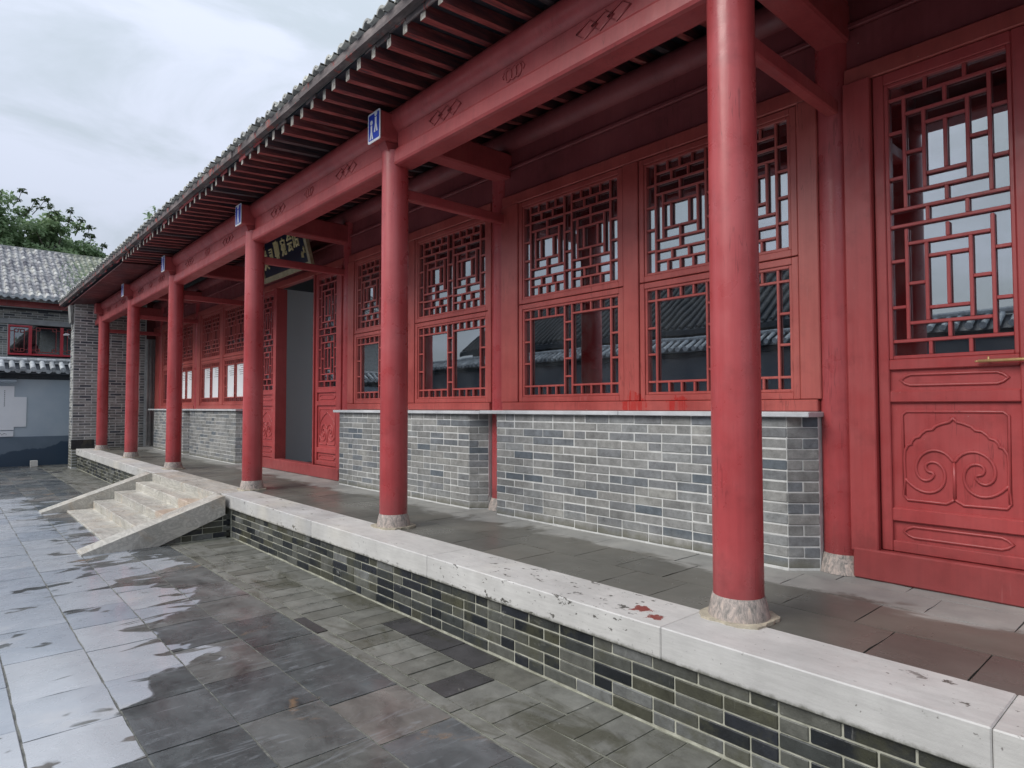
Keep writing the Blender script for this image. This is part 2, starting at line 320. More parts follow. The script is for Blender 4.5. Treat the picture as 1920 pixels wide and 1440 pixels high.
def glass_mat(name, refl, tint):
    m = bpy.data.materials.new(name); m.use_nodes = True; t = m.node_tree; t.nodes.clear()
    o = t.nodes.new('ShaderNodeOutputMaterial'); mxs = t.nodes.new('ShaderNodeMixShader'); tr = t.nodes.new('ShaderNodeBsdfTransparent'); gl = t.nodes.new('ShaderNodeBsdfGlossy')
    gl.inputs['Roughness'].default_value = .012; gl.inputs['Color'].default_value = (.88, .94, .98, 1); tr.inputs['Color'].default_value = (*tint, 1)
    lw = t.nodes.new('ShaderNodeFresnel'); lw.inputs['IOR'].default_value = 1.5
    ma = t.nodes.new('ShaderNodeMath'); ma.operation = 'MULTIPLY_ADD'; ma.inputs[1].default_value = 1-refl; ma.inputs[2].default_value = refl; ma.use_clamp = True
    no = t.nodes.new('ShaderNodeTexNoise'); no.inputs['Scale'].default_value = 1.6; ge = t.nodes.new('ShaderNodeNewGeometry'); t.links.new(ge.outputs['Position'], no.inputs['Vector'])
    bu = t.nodes.new('ShaderNodeBump'); bu.inputs['Strength'].default_value = .05; bu.inputs['Distance'].default_value = .02; t.links.new(no.outputs['Fac'], bu.inputs['Height'])
    t.links.new(bu.outputs[0], gl.inputs['Normal']); t.links.new(lw.outputs[0], ma.inputs[0]); t.links.new(ma.outputs[0], mxs.inputs[0])
    t.links.new(tr.outputs[0], mxs.inputs[1]); t.links.new(gl.outputs[0], mxs.inputs[2]); df = t.nodes.new('ShaderNodeBsdfDiffuse'); df.inputs['Color'].default_value = (.30, .31, .31, 1); m2 = t.nodes.new('ShaderNodeMixShader')
    n2 = t.nodes.new('ShaderNodeTexNoise'); n2.inputs['Scale'].default_value = 5; n2.inputs['Detail'].default_value = 6; t.links.new(ge.outputs['Position'], n2.inputs['Vector'])
    mr2 = t.nodes.new('ShaderNodeMapRange'); mr2.inputs['From Min'].default_value = .35; mr2.inputs['From Max'].default_value = .7; mr2.inputs['To Min'].default_value = .0; mr2.inputs['To Max'].default_value = .06
    t.links.new(n2.outputs['Fac'], mr2.inputs['Value']); t.links.new(mr2.outputs[0], m2.inputs[0]); t.links.new(mxs.outputs[0], m2.inputs[1]); t.links.new(df.outputs[0], m2.inputs[2])
    t.links.new(m2.outputs[0], o.inputs[0]); return m
M_GLASS = glass_mat('window glass', .36, (.62, .65, .67))

def leaf_mat(name, a, b, c):
    k = NT(name); r = k.rand(); k.base(k.ramp(r, [(0, a), (.5, b), (1, c)])); k.rough(.5)
    k.b.inputs['Subsurface Weight'].default_value = 0
    tr = k.n('ShaderNodeBsdfTranslucent'); k.t.links.new(k.ramp(r, [(0, b), (1, c)]), tr.inputs['Color'])
    ms = k.n('ShaderNodeMixShader'); ms.inputs[0].default_value = .45; o = k.t.nodes['Material Output']
    k.t.links.new(k.b.outputs[0], ms.inputs[1]); k.t.links.new(tr.outputs[0], ms.inputs[2]); k.t.links.new(ms.outputs[0], o.inputs[0]); return k.m
M_LEAF = leaf_mat('broad leaves', (.10, .165, .08), (.19, .29, .14), (.32, .42, .25))
M_LEAFD = leaf_mat('dark top leaves', (.045, .045, .03), (.05, .085, .035), (.10, .14, .07))
M_BARK = simple('bark', (.06, .05, .04), (.13, .11, .09), .85, 9, .6)

# ------------------------------------------------------------ mesh helpers
W = {}
class MB:
    def __init__(s): s.v = []; s.f = []; s.mi = []; s.t = []; s.sm = []
    def add(s, vs, fs, mi=0, tint=0.0, smooth=False):
        o = len(s.v); s.v += [tuple(p) for p in vs]
        for f in fs: s.f.append(tuple(i+o for i in f)); s.mi.append(mi); s.t.append(tint); s.sm.append(smooth)
        return s
    def box(s, x0, x1, y0, y1, z0, z1, mi=0, tint=0.0):
        vs = [(x, y, z) for x in (x0, x1) for y in (y0, y1) for z in (z0, z1)]
        return s.add(vs, [(0, 1, 3, 2), (4, 6, 7, 5), (0, 4, 5, 1), (2, 3, 7, 6), (0, 2, 6, 4), (1, 5, 7, 3)], mi, tint)
    def cbox(s, x0, x1, y0, y1, z0, z1, c=.004, mi=0, tint=0.0, xf=None):
        v, f = chamfer(x0, x1, y0, y1, z0, z1, c)
        if xf: v = [xf(p) for p in v]
        return s.add(v, f, mi, tint)
    def prism(s, pts, axis, a, b, mi=0, tint=0.0, smooth=False):
        n = len(pts)
        def P(p, w):
            if axis == 0: return (w, p[0], p[1])
            if axis == 1: return (p[0], w, p[1])
            return (p[0], p[1], w)
        vs = [P(p, a) for p in pts]+[P(p, b) for p in pts]
        fs = [(i, (i+1) % n, (i+1) % n+n, i+n) for i in range(n)]
        s.add(vs, fs, mi, tint, smooth); return s.add(vs, [tuple(range(n)), tuple(range(2*n-1, n-1, -1))], mi, tint)
    def lathe(s, prof, cx, cyy, n=28, mi=0, smooth=True, cap=True):
        vs = [(cx+r*math.cos(2*math.pi*i/n), cyy+r*math.sin(2*math.pi*i/n), z) for r, z in prof for i in range(n)]
        fs = [(k*n+i, k*n+(i+1) % n, (k+1)*n+(i+1) % n, (k+1)*n+i) for k in range(len(prof)-1) for i in range(n)]
        s.add(vs, fs, mi, 0, smooth)
        if cap: s.add(vs[-n:], [tuple(range(n))], mi)
        return s
    def tube(s, pts, r, n=6, mi=0, tint=0.0, closed=False, taper=None):
        P = [Vector(p) for p in pts]; m = len(P); vs = []; prev = None
        for i, p in enumerate(P):
            if closed: d = P[(i+1) % m]-P[i-1]
            else: d = P[min(i+1, m-1)]-P[max(i-1, 0)]
            d.normalize()
            if prev is None:
                a = Vector((0, 0, 1)) if abs(d.z) < .9 else Vector((1, 0, 0)); u = d.cross(a).normalized()
            else: u = (prev-d*prev.dot(d)).normalized()
            prev = u; w = d.cross(u); rr = r if not taper else r*(1-taper*i/(m-1))
            vs += [p+(u*math.cos(2*math.pi*j/n)+w*math.sin(2*math.pi*j/n))*rr for j in range(n)]
        q = m if closed else m-1
        fs = [(i*n+j, i*n+(j+1) % n, ((i+1) % m)*n+(j+1) % n, ((i+1) % m)*n+j) for i in range(q) for j in range(n)]
        if not closed: fs += [tuple(range(n-1, -1, -1)), tuple(range((m-1)*n, m*n))]
        return s.add(vs, fs, mi, tint, True)
    def mesh(s, name, mats):
        me = bpy.data.meshes.new(name); me.from_pydata(s.v, [], s.f); me.update()
        for m in (mats if isinstance(mats, (list, tuple)) else [mats]): me.materials.append(m)
        me.polygons.foreach_set('material_index', s.mi); me.polygons.foreach_set('use_smooth', s.sm)
        if any(s.t):
            a = me.attributes.new('tint', 'FLOAT', 'FACE'); a.data.foreach_set('value', s.t)
        return me
    def obj(s, name, mats, parent=None, w=(0, 0, 0)): return new(name, s.mesh(name, mats), parent, w)
def chamfer(x0, x1, y0, y1, z0, z1, c):
    vs = []; idx = {}
    X = (x0, x1); Y = (y0, y1); Z = (z0, z1)
    for i in (0, 1):
        for j in (0, 1):
            for k_ in (0, 1):
                sx, s_y, sz = (1, -1)[i], (1, -1)[j], (1, -1)[k_]
                for ax in range(3):
                    p = [X[i]+sx*c, Y[j]+s_y*c, Z[k_]+sz*c]; p[ax] = (X[i], Y[j], Z[k_])[ax]
                    idx[(i, j, k_, ax)] = len(vs); vs.append(tuple(p))
    g = lambda i, j, k_, ax: idx[(i, j, k_, ax)]
    fs = []
    for i in (0, 1):
        q = [g(i, 0, 0, 0), g(i, 1, 0, 0), g(i, 1, 1, 0), g(i, 0, 1, 0)]; fs.append(q if i else q[::-1])
        q = [g(0, i, 0, 1), g(0, i, 1, 1), g(1, i, 1, 1), g(1, i, 0, 1)]; fs.append(q if i else q[::-1])
        q = [g(0, 0, i, 2), g(1, 0, i, 2), g(1, 1, i, 2), g(0, 1, i, 2)]; fs.append(q if i else q[::-1])
    for a in (0, 1):
        for b in (0, 1):
            f1 = [g(0, a, b, 1), g(1, a, b, 1), g(1, a, b, 2), g(0, a, b, 2)]; fs.append(f1 if (a+b) % 2 else f1[::-1])
            f2 = [g(a, 0, b, 0), g(a, 1, b, 0), g(a, 1, b, 2), g(a, 0, b, 2)]; fs.append(f2 if (a+b) % 2 == 0 else f2[::-1])
            f3 = [g(a, b, 0, 0), g(a, b, 1, 0), g(a, b, 1, 1), g(a, b, 0, 1)]; fs.append(f3 if (a+b) % 2 else f3[::-1])
            for k_ in (0, 1):
                f4 = [g(a, b, k_, 0), g(a, b, k_, 1), g(a, b, k_, 2)]; fs.append(f4 if (a+b+k_) % 2 else f4[::-1])
    return vs, [tuple(f) for f in fs]
def new(name, data, parent=None, w=(0, 0, 0), rz=0, sc_=None):
    o = bpy.data.objects.new(name, data); COL.objects.link(o)
    pw = W[parent.as_pointer()] if parent else (0, 0, 0)
    if parent: o.parent = parent
    o.location = (w[0]-pw[0], w[1]-pw[1], w[2]-pw[2]); W[o.as_pointer()] = tuple(w)
    if rz: o.rotation_euler = (0, 0, rz)
    if sc_: o.scale = sc_
    return o
def thing(name, label, cat, w=(0, 0, 0), group=None):
    o = new(name, None, None, w); return tag(o, label, cat, group)
def tag(o, label, cat, group=None):
    o['label'] = label; o['category'] = cat
    if group: o['group'] = group
    return o
def bx(name, mat, parent, x0, x1, y0, y1, z0, z1, c=.004):
    return MB().cbox(x0, x1, y0, y1, z0, z1, c).obj(name, mat, parent)

BRICKMESH = {}
def unit_brick(mat, L=.25):
    key = (mat.name, L > .19)
    if key not in BRICKMESH:
        v, f = chamfer(-.5, .5, -.5, .5, -.5, .5, .02)
        l = .25 if L > .19 else .12; c = .0045; S = (l, .1, .06)
        v, f = chamfer(-l/2, l/2, -.05, .05, -.03, .03, c)
        BRICKMESH[key] = (MB().add([(p[0]/S[0], p[1]/S[1], p[2]/S[2]) for p in v], f).mesh('brick', mat))
    return BRICKMESH[key]
def bricks(parent, mat, p0, p1, z0, n, ch, depth, proud=.005, joint=.010, L=.25, seed=1, stuff=False, limit=None, xmax=None, hdr=.16):
    """brick courses on the vertical plane p0->p1; the outer side is to the right of the direction"""
    R = random.Random(seed); p0 = Vector((*p0, 0)); p1 = Vector((*p1, 0)); d = (p1-p0); ln = d.length; d.normalize()
    nr = Vector((d.y, -d.x, 0)); ang = math.atan2(d.y, d.x); mb = MB(); cnt = 0
    for k_ in range(n):
        s = 0.0
        first = True; z = z0+k_*ch
        while s < ln-1e-4:
            l = L if R.random() > hdr else L*.5
            if first: l = (L*.5 if k_ % 2 else L)*1
            first = False
            if ln-(s+l) < L*.28: l = ln-s
            s2 = s+l
            if xmax is None or xmax(p0+d*(s+l*.5), z+ch):
                a, b = s+joint*.5, s2-joint*.5
                off = proud+R.uniform(-.0022, .0025); dz = R.uniform(-.0012, .0012)
                c = p0+d*((a+b)/2)+nr*(off-depth/2); zc = z+ch/2+dz
                if stuff or (limit is not None and cnt >= limit):
                    ca, sa = math.cos(ang), math.sin(ang)
                    xf = lambda p: (c.x+p[0]*ca-p[1]*sa, c.y+p[0]*sa+p[1]*ca, zc+p[2])
                    mb.cbox(-(b-a)/2, (b-a)/2, -depth/2, depth/2, -(ch-joint)/2, (ch-joint)/2, .003, 0, R.random()+.001, xf)
                else:
                    new('brick', unit_brick(mat, b-a), parent, (c.x, c.y, zc), ang+R.uniform(-.002, .002), (b-a, depth, ch-joint)); cnt += 1
            s = s2
    if mb.v:
        o = mb.obj('brick_courses', mat, parent); o['kind'] = 'stuff'
    return cnt

# ============================================================ ground
ZT = .4765
g = MB().add([(-300, -300, -.05), (300, -300, -.05), (300, 300, -.05), (-300, 300, -.05)], [(0, 1, 2, 3)]).obj('ground', M_EARTH); g['kind'] = 'structure'
court = MB().box(-5.6, 1.895, -3, 21.2, -.045, -.006).obj('courtyard', M_JOINT); court['kind'] = 'structure'
def in_view(x, y, z=0):
    d = Vector((x, y, z-1.5)); dz = d.dot(fw)
    if dz < .2: return None
    u = 960+1201.4*d.dot(rt)/dz; v = 720-1201.4*d.dot(up)/dz
    return (u, v, dz) if -60 < u < 1980 and -60 < v < 1500 else None
JX = [1.885-.3965*i for i in range(19)]
cands = []; R = random.Random(5)
for i in range(len(JX)-1):
    x1, x0 = JX[i], JX[i+1]; yy = -2.9+R.uniform(0, .4)
    fixed = {2: [4.145, 4.717, 5.25, 5.743, 6.3, 6.78, 7.268]}.get(i, [])
    while yy < 21.0:
        l = R.choice((.50, .55, .58, .62, .66, .46)); y2 = yy+l
        for q in fixed:
            if yy < q-.25 and y2 > q-.25: y2 = q; break
        y2 = min(y2, 21.1); cands.append((x0, x1, yy, y2)); yy = y2
def area(c):
    v = in_view((c[0]+c[1])/2, (c[2]+c[3])/2)
    return (c[1]-c[0])*(c[3]-c[2])/v[2]**3 if v else -1
cands.sort(key=area, reverse=True)
slabvars = []
def slab_mesh(seed):
    R2 = random.Random(seed); n = 4; mb = MB(); vs = []
    c = .012
    for j in range(n+1):
        for i in range(n+1):
            x = -.5+i/n; y = -.5+j/n; e = i in (0, n) or j in (0, n)
            vs.append((x+(R2.uniform(-.008, .008) if e else 0), y+(R2.uniform(-.006, .006) if e else 0), (-.0022 if e else 0)+R2.uniform(-.0012, .0012)))
    fs = [(j*(n+1)+i, j*(n+1)+i+1, (j+1)*(n+1)+i+1, (j+1)*(n+1)+i) for j in range(n) for i in range(n)]
    mb.add(vs, fs, 0, 0, True)
    ring = [i for i in range(n+1)]+[j*(n+1)+n for j in range(1, n+1)]+[n*(n+1)+i for i in range(n-1, -1, -1)]+[j*(n+1) for j in range(n-1, 0, -1)]
    top = [vs[i] for i in ring]; bot = [(p[0], p[1], -.03) for p in top]; m = len(top)
    mb.add(top+bot, [(i, i+m, (i+1) % m+m, (i+1) % m) for i in range(m)]); return mb
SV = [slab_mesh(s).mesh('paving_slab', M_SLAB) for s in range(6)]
rest = MB(); R = random.Random(8)
for idx, (x0, x1, y0, y1) in enumerate(cands):
    gj = .009
    if idx < 296 and area((x0, x1, y0, y1)) > 0:
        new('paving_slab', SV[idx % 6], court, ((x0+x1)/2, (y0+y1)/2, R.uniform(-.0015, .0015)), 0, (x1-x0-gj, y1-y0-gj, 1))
    else:
        dz = R.uniform(-.0015, .0015); rest.cbox(x0+gj/2, x1-gj/2, y0+gj/2, y1-gj/2, -.03, dz, .003, 0, R.random()+.001)
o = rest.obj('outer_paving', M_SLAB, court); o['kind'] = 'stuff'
# old brick apron below the terrace
apron = MB().box(1.895, 2.56, -3, 21.2, -.045, -.010).obj('brick_apron', M_JOINTP); apron['kind'] = 'structure'
SA = []
def apron_slab(x0, x1, y0, y1, t):
    m = SV_A[t % 4]; new('apron_brick', m, apron, ((x0+x1)/2, (y0+y1)/2, R.uniform(-.004, -.001)), 0, (x1-x0-.010, y1-y0-.010, 1))
SV_A = [slab_mesh(s+20).mesh('apron_brick', M_APRON) for s in range(4)]
y = -2.9; q = 0
while y < 20.9:
    if 7.75 < y < 11.5 : y = 11.5
    # a border of narrow bricks laid lengthwise, then slabs across in a loose pattern
    l = R.uniform(.30, .40); apron_slab(1.90, 1.985, y, min(y+l, 21), q); q += 1; y += l
y = -2.85
while y < 20.8:
    if 7.6 < y < 11.5: y = 11.5
    if R.random() < .5:
        d = R.uniform(.165, .20)
        apron_slab(1.985, 2.32, y, y+d, q); apron_slab(1.985, 2.32, y+d, y+2*d, q+1)
        apron_slab(2.32, 2.535, y, y+2*d, q+2); y += 2*d
    else:
        d = R.uniform(.34, .40)
        apron_slab(1.985, 2.17, y, y+d, q); apron_slab(2.17, 2.535, y, y+d/2, q+1); apron_slab(2.17, 2.535, y+d/2, y+d, q+2); y += d
    q += 3

# ============================================================ terrace
ter = thing('stone_terrace', 'long raised terrace with pale stone kerb over a low dark brick face', 'terrace', (2.7, 0, 0))
MB().box(2.545, 4.6, -3, 19.35, -.04, ZT-.035).obj('retaining_wall', M_MORTARD, ter)
rw = MB().box(2.546, 2.60, -3, 19.34, -.03, .3245).obj('face_mortar', M_MORTARD, ter)
ks = [-2.9, -1.1, .537, 1.794, 3.71, 5.557, 7.62, 8.05, 9.55, 11.22, 11.55, 13.3, 15.4, 17.3, 19.3]
for a, b in zip(ks[:-1], ks[1:]):
    xo = 2.516 if not (8.0 < a < 11.2) else 2.47
    mb = MB().cbox(xo, 2.883, a+.001, b-.001, .3255, ZT+rnd.uniform(-.0015, .0015), .005); mb.obj('kerb_stone', M_KERB if not (8.0 < a < 11.2) else M_STEP, ter)
bricks(ter, M_BRICKW, (2.546, 7.74), (2.546, .35), .0, 5, .0651, .09, .006, .0065, .245, 3, hdr=.30)
bricks(ter, M_BRICKW, (2.546, .35), (2.546, -2.9), .0, 5, .0651, .09, .006, .0065, .245, 4, stuff=True, hdr=.3)
bricks(ter, M_BRICKW, (2.546, 19.3), (2.546, 11.52), .0, 5, .0651, .09, .006, .0065, .245, 5, stuff=True, hdr=.3)
FM = [slab_mesh(s+40).mesh('floor_tile', M_TILEF) for s in range(4)]
R = random.Random(21); n_ = 0
for c_, (x0, x1) in enumerate(((2.887, 3.285), (3.285, 3.68), (3.68, 4.0), (4.0, 4.45))):
    y = -2.95+(.18 if c_ % 2 else 0)
    while y < 19.0:
        l = .364*(2 if R.random() < .35 else 1); y2 = min(y+l, 19.08)
        new('floor_tile', FM[n_ % 4], ter, ((x0+x1)/2, (y+y2)/2, ZT-.0045+R.uniform(-.0008, .0008)), 0, (x1-x0-.005, y2-y-.005, 1)); n_ += 1; y = y2

# ============================================================ steps
st = thing('stone_steps', 'four stained marble steps between two sloping cheek stones, up to the terrace', 'steps', (1.8, 9.6, 0))
lv = [(1.38, .022), (1.70, .13), (1.965, .245), (2.245, .36)]
for i, (x, z) in enumerate(lv):
    x2 = lv[i+1][0]+.03 if i < 3 else 2.468
    cuts = [8.055, 8.055+R.uniform(.9, 2.1), 11.195]
    for a, b in zip(cuts[:-1], cuts[1:]):
        MB().cbox(x, x2, a+.002, b-.002, -.03 if i < 3 else .1, z, .006).obj('step_stone', M_STEP, st)
for a, b in ((7.75, 8.053), (11.197, 11.50)):
    pts = [(1.085, -.01), (1.76, -.01), (2.47, .262), (2.47, ZT), (2.44, ZT), (1.085, .018)]
    MB().prism([(p[0], p[1]) for p in pts], 1, a, b).obj('cheek_stone', M_STEP, st)
    MB().box(1.9, 2.512, a+.035, b-.035, -.02, .22).obj('core_mortar', M_MORTARD, st) if False else None
bound = lambda p, zt_: zt_ < (p.x-1.76)/.71*.262+.05
core = MB().prism([(1.80, -.01), (2.5, -.01), (2.5, .262), (2.47, .262)], 1, 7.80, 8.0).obj('side_mortar', M_MORTARD, st)
bricks(st, M_BRICKW, (1.80, 7.80), (2.545, 7.80), .0, 5, .0651, .09, .006, .009, .22, 9, xmax=bound, hdr=.3)

# ============================================================ hall
hall = thing('long_hall', 'long single storey hall with red columns, lattice windows and a grey tiled eave', 'building', (5.5, 8, ZT))
OY = [-1.6, 1.63, 4.83, 8.2, 11.85, 15.07, 18.3]
IY = [-1.65, 1.65, 4.92, 8.17, 11.75, 15.17, 18.25]
YN, YF = -3.0, 19.12
R = random.Random(31)
for y in OY:
    col = MB().lathe([(.119, .578), (.1185, 1.6), (.1165, 2.7), (.114, 3.72)], 2.93, y, 36).obj('column', M_RED, hall)
    pl = MB().lathe([(.146, ZT-.004), (.142, .50), (.134, .54), (.127, .572), (.1215, .589)], 2.93, y, 30).obj('plinth', M_PLINTH, col)
    pad = MB(); ring = []
    for i in range(40):
        a = 2*math.pi*i/40; c, s = math.cos(a), math.sin(a); rr = .160/max(abs(c), abs(s)); rr = min(rr, .19)*R.uniform(.95, 1.04); ring.append((2.93+rr*c, y+rr*s))
    pad.prism(ring, 2, ZT-.006, ZT+.011); pad.obj('drip_skirt', M_PAD, col)
    # corbel and beam head
    MB().prism([(2.79, 3.785), (3.05, 3.785), (3.05, 3.70), (2.83, 3.70)], 1, y-.06, y+.06).obj('corbel', M_BEAM, hall)
    MB().cbox(2.725, 4.25, y-.095, y+.095, 3.785, 4.03, .014).obj('cross_beam', M_BEAM, hall)
    MB().cbox(2.99, 4.25, y-.036, y+.036, 3.335, 3.425, .008).obj('tie_beam', M_BEAM, hall)
for y in IY:
    ic = MB().lathe([(.124, .575), (.122, 2.0), (.120, 4.08)], 4.27, y, 32).obj('inner_column', M_RED, hall)
    MB().lathe([(.165, ZT-.004), (.158, .50), (.142, .55), (.128, .588)], 4.27, y, 30).obj('plinth', M_PLINTH, ic)
# eaves beam between columns: square tie, carved plate, round purlin
ys = [YN]+OY+[YF]
for a, b in zip(ys[:-1], ys[1:]):
    a2 = a+(.10 if a in OY else 0); b2 = b-(.10 if b in OY else 0)
    prof = []
    for (px, pz, a0, a1) in ((2.885, 3.605, 180, 270), (3.025, 3.605, 270, 360), (3.025, 3.705, 0, 90), (2.885, 3.705, 90, 180)):
        rr = .028 if pz < 3.65 else .022
        prof += [(px+rr*math.cos(math.radians(t)), pz+rr*math.sin(math.radians(t))) for t in (a0, (a0+a1)/2, a1)]
    MB().prism(prof, 1, a2, b2).obj('eaves_beam', M_BEAM, hall)
    plate = bx('carved_plate', M_BEAM, hall, 2.892, 2.99, a2, b2, 3.732, 3.872, .003)
    circ = [(2.96+.128*math.cos(2*math.pi*i/24), 3.985+.128*math.sin(2*math.pi*i/24)) for i in range(24)]
    MB().prism(circ, 1, a+.001, b-.001, smooth=True).obj('purlin', M_BEAM, hall)
    L = b-a
    if L > 2.9:
        for q, kind in ((.25, 0), (.5, 1), (.75, 0)):
            yc = a+L*q; mb = MB(); X = 2.8895
            if kind == 0:
                for t in (-1, 0, 1):
                    c0 = yc+t*.125
                    mb.tube([(X, c0-.085, 3.802), (X, c0-.02, 3.852), (X, c0+.085, 3.802), (X, c0+.02, 3.752)],   .007, 5, closed=True)
            else:
                for t in (-1, 0, 1):
                    c0 = yc+t*.05
                    mb.tube([(X, c0+.032*math.cos(w_), 3.802+.044*math.sin(w_)) for w_ in [2*math.pi*j/12 for j in range(12)]],   .007, 5, closed=True)
                mb.tube([(X, yc-.10, 3.79), (X, yc-.115, 3.81), (X, yc-.09, 3.84), (X, yc-.055, 3.85)],   .007, 5)
                mb.tube([(X, yc+.10, 3.79), (X, yc+.115, 3.81), (X, yc+.09, 3.84), (X, yc+.055, 3.85)],   .007, 5)
            mb.obj('carving', M_BEAM, plate)
# inner purlin, boards over the windows
yi = [YN]+IY+[YF]
for a, b in zip(yi[:-1], yi[1:]):
    circ = [(4.25+.118*math.cos(2*math.pi*i/24), 4.17+.118*math.sin(2*math.pi*i/24)) for i in range(24)]
    MB().prism(circ, 1, a+.001, b-.001, smooth=True).obj('inner_purlin', M_SHADERED, hall)
    a2 = a+(.09 if a in IY else 0); b2 = b-(.09 if b in IY else 0)
    bx('upper_board', M_SHADERED, hall, 4.215, 4.25, a2, b2, 3.896, 4.07)
    bx('board_moulding', M_SHADERED, hall, 4.18, 4.26, a2, b2, 3.858, 3.893, .006)
    bx('transom_board', M_SHADERED, hall, 4.20, 4.24, a2, b2, 3.60, 3.855)
    bx('window_head', M_WIN, hall, 4.165, 4.27, a2, b2, 3.495, 3.597, .006)

# rafters: one mesh each, flat flying part outside and steeper part inside
rb = [(2.33, 4.075), (2.96, 4.118), (4.36, 4.292)]; rt_ = [(4.36, 4.378), (2.96, 4.205), (2.33, 4.160)]
mb = MB(); P = rb+rt_; h = .0275
for sgn in (-1, 1):
    pass
mb.prism(P, 1, -h, h)
mb.mi = [1 if (i < 6 and i == 5) else m for i, m in enumerate(mb.mi)]
RAFT = mb.mesh('rafter', [M_RAFT, M_RAFTEND])
ry = []; y = 3.504-.2135*30
while y < 13.1: ry.append(y); y += .2135
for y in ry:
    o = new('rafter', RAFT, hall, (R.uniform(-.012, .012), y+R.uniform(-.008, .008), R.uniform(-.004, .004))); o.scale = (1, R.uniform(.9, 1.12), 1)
# soffit boards on the rafters
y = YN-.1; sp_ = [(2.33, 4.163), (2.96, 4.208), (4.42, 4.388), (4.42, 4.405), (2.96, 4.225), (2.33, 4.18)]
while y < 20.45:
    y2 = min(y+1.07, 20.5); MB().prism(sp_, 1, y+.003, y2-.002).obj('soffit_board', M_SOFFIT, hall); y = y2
y = 13.15
while y < 20.4:
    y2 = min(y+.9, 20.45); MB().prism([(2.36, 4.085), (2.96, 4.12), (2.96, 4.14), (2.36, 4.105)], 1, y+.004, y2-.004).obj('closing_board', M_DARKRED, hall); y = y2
# eave board pieces (broken red closing board and a worn batten)
y = YN-.1
while y < 20.4:
    y2 = min(y+R.uniform(.17, .24), 20.5)
    if R.random() < .8:
        MB().cbox(2.318+R.uniform(-.004, .006), 2.334, y+.004, y2-.004, 4.150+R.uniform(-.03, .012), 4.19, .003).obj('closing_strip', M_EAVEB if R.random() < .55 else M_BEAM, hall)
    y = y2
y = YN-.1
while y < 20.4:
    y2 = min(y+R.uniform(1.6, 2.4), 20.5); q1 = R.uniform(-.006, .006)
    MB().prism([(2.262+q1, 4.175), (2.315, 4.168), (2.33, 4.225), (2.262+q1, 4.245)], 1, y+.002, y2-.001).obj('eave_batten', M_EAVEB, hall); y = y2
# roof body
prof = [(2.28, 4.19), (2.96, 4.24), (4.4, 4.83), (6.6, 6.3), (8.8, 4.9), (10.9, 4.3), (10.9, 4.22), (8.8, 4.8), (6.6, 6.2), (4.4, 4.802), (2.96, 4.229), (2.28, 4.182)]
MB().prism(prof, 1, YN-.1, 20.5).obj('roof', M_ROOF, hall)
# cover tile rows with their round noses; pan tiles between
def nose_mesh(v):
    mb = MB(); Rr = random.Random(v); n = 10
    path = [(2.255, 4.318), (2.60, 4.335), (2.96, 4.36), (3.7, 4.66), (4.4, 4.95), (5.5, 5.68), (6.6, 6.42)]
    ro, ri = .060, .043
    def arc(r): return [(r*math.cos(math.pi*i/n), r*math.sin(math.pi*i/n)) for i in range(n+1)]
    vs = []
    for (x, z) in path: vs += [(x, a, z-.045+b*1.05) for a, b in arc(ro)]
    m = n+1
    mb.add(vs, [(k_*m+i, k_*m+i+1, (k_+1)*m+i+1, (k_+1)*m+i) for k_ in range(len(path)-1) for i in range(n)], 0, 0, True)
    x, z = path[0]
    A = [(x, a, z-.045+b*1.05) for a, b in arc(ro)]; B = [(x, a, z-.045+b*1.05) for a, b in arc(ri)]; C = [(x+.05, a, z-.045+b*1.05) for a, b in arc(ri)]
    mb.add(A+B, [(i, i+m, i+1+m, i+1) for i in range(n)]); mb.add(B+C, [(i, i+m, i+1+m, i+1) for i in range(n)], 0, 0, True)
    mb.add(C, [tuple(range(m))], 1)
    # raised ring joints along the first tiles
    for xx in (2.44, 2.66):
        mb.tube([(xx, .063*math.cos(math.pi*i/8), z-.038+(xx-2.255)*.055+.066*math.sin(math.pi*i/8)) for i in range(9)], .008, 5)
    return mb.mesh('cover_tile', [M_ROOF, M_LIME])
NM = [nose_mesh(i) for i in range(3)]
def drip_mesh():
    mb = MB(); n = 8
    a = [(-.055+.11*i/n, -.022*math.sin(math.pi*i/n)) for i in range(n+1)]
    m = n+1; vs = []
    for x, z, k_ in ((2.225, 4.268, 1.), (2.96, 4.30, 1.), (2.96, 4.31, 1.), (2.225, 4.285, 1.)): vs += [(x, p, z+q_) for p, q_ in a]
    mb.add(vs, [(k_*m+i, k_*m+i+1, ((k_+1) % 4)*m+i+1, ((k_+1) % 4)*m+i) for k_ in range(4) for i in range(n)], 0, 0, True)
    return mb.mesh('pan_tile', M_ROOF)
DM = drip_mesh()
y = 4.13-.2145*32; i = 0
while y < 20.4:
    if -3 < y:
        o = new('cover_tile', NM[i % 3], hall, (R.uniform(-.012, .01), y+R.uniform(-.008, .008), R.uniform(-.004, .006)))
        new('pan_tile', DM, hall, (R.uniform(-.015, .01), y+.107, R.uniform(-.003, .003)))
    y += .2145; i += 1

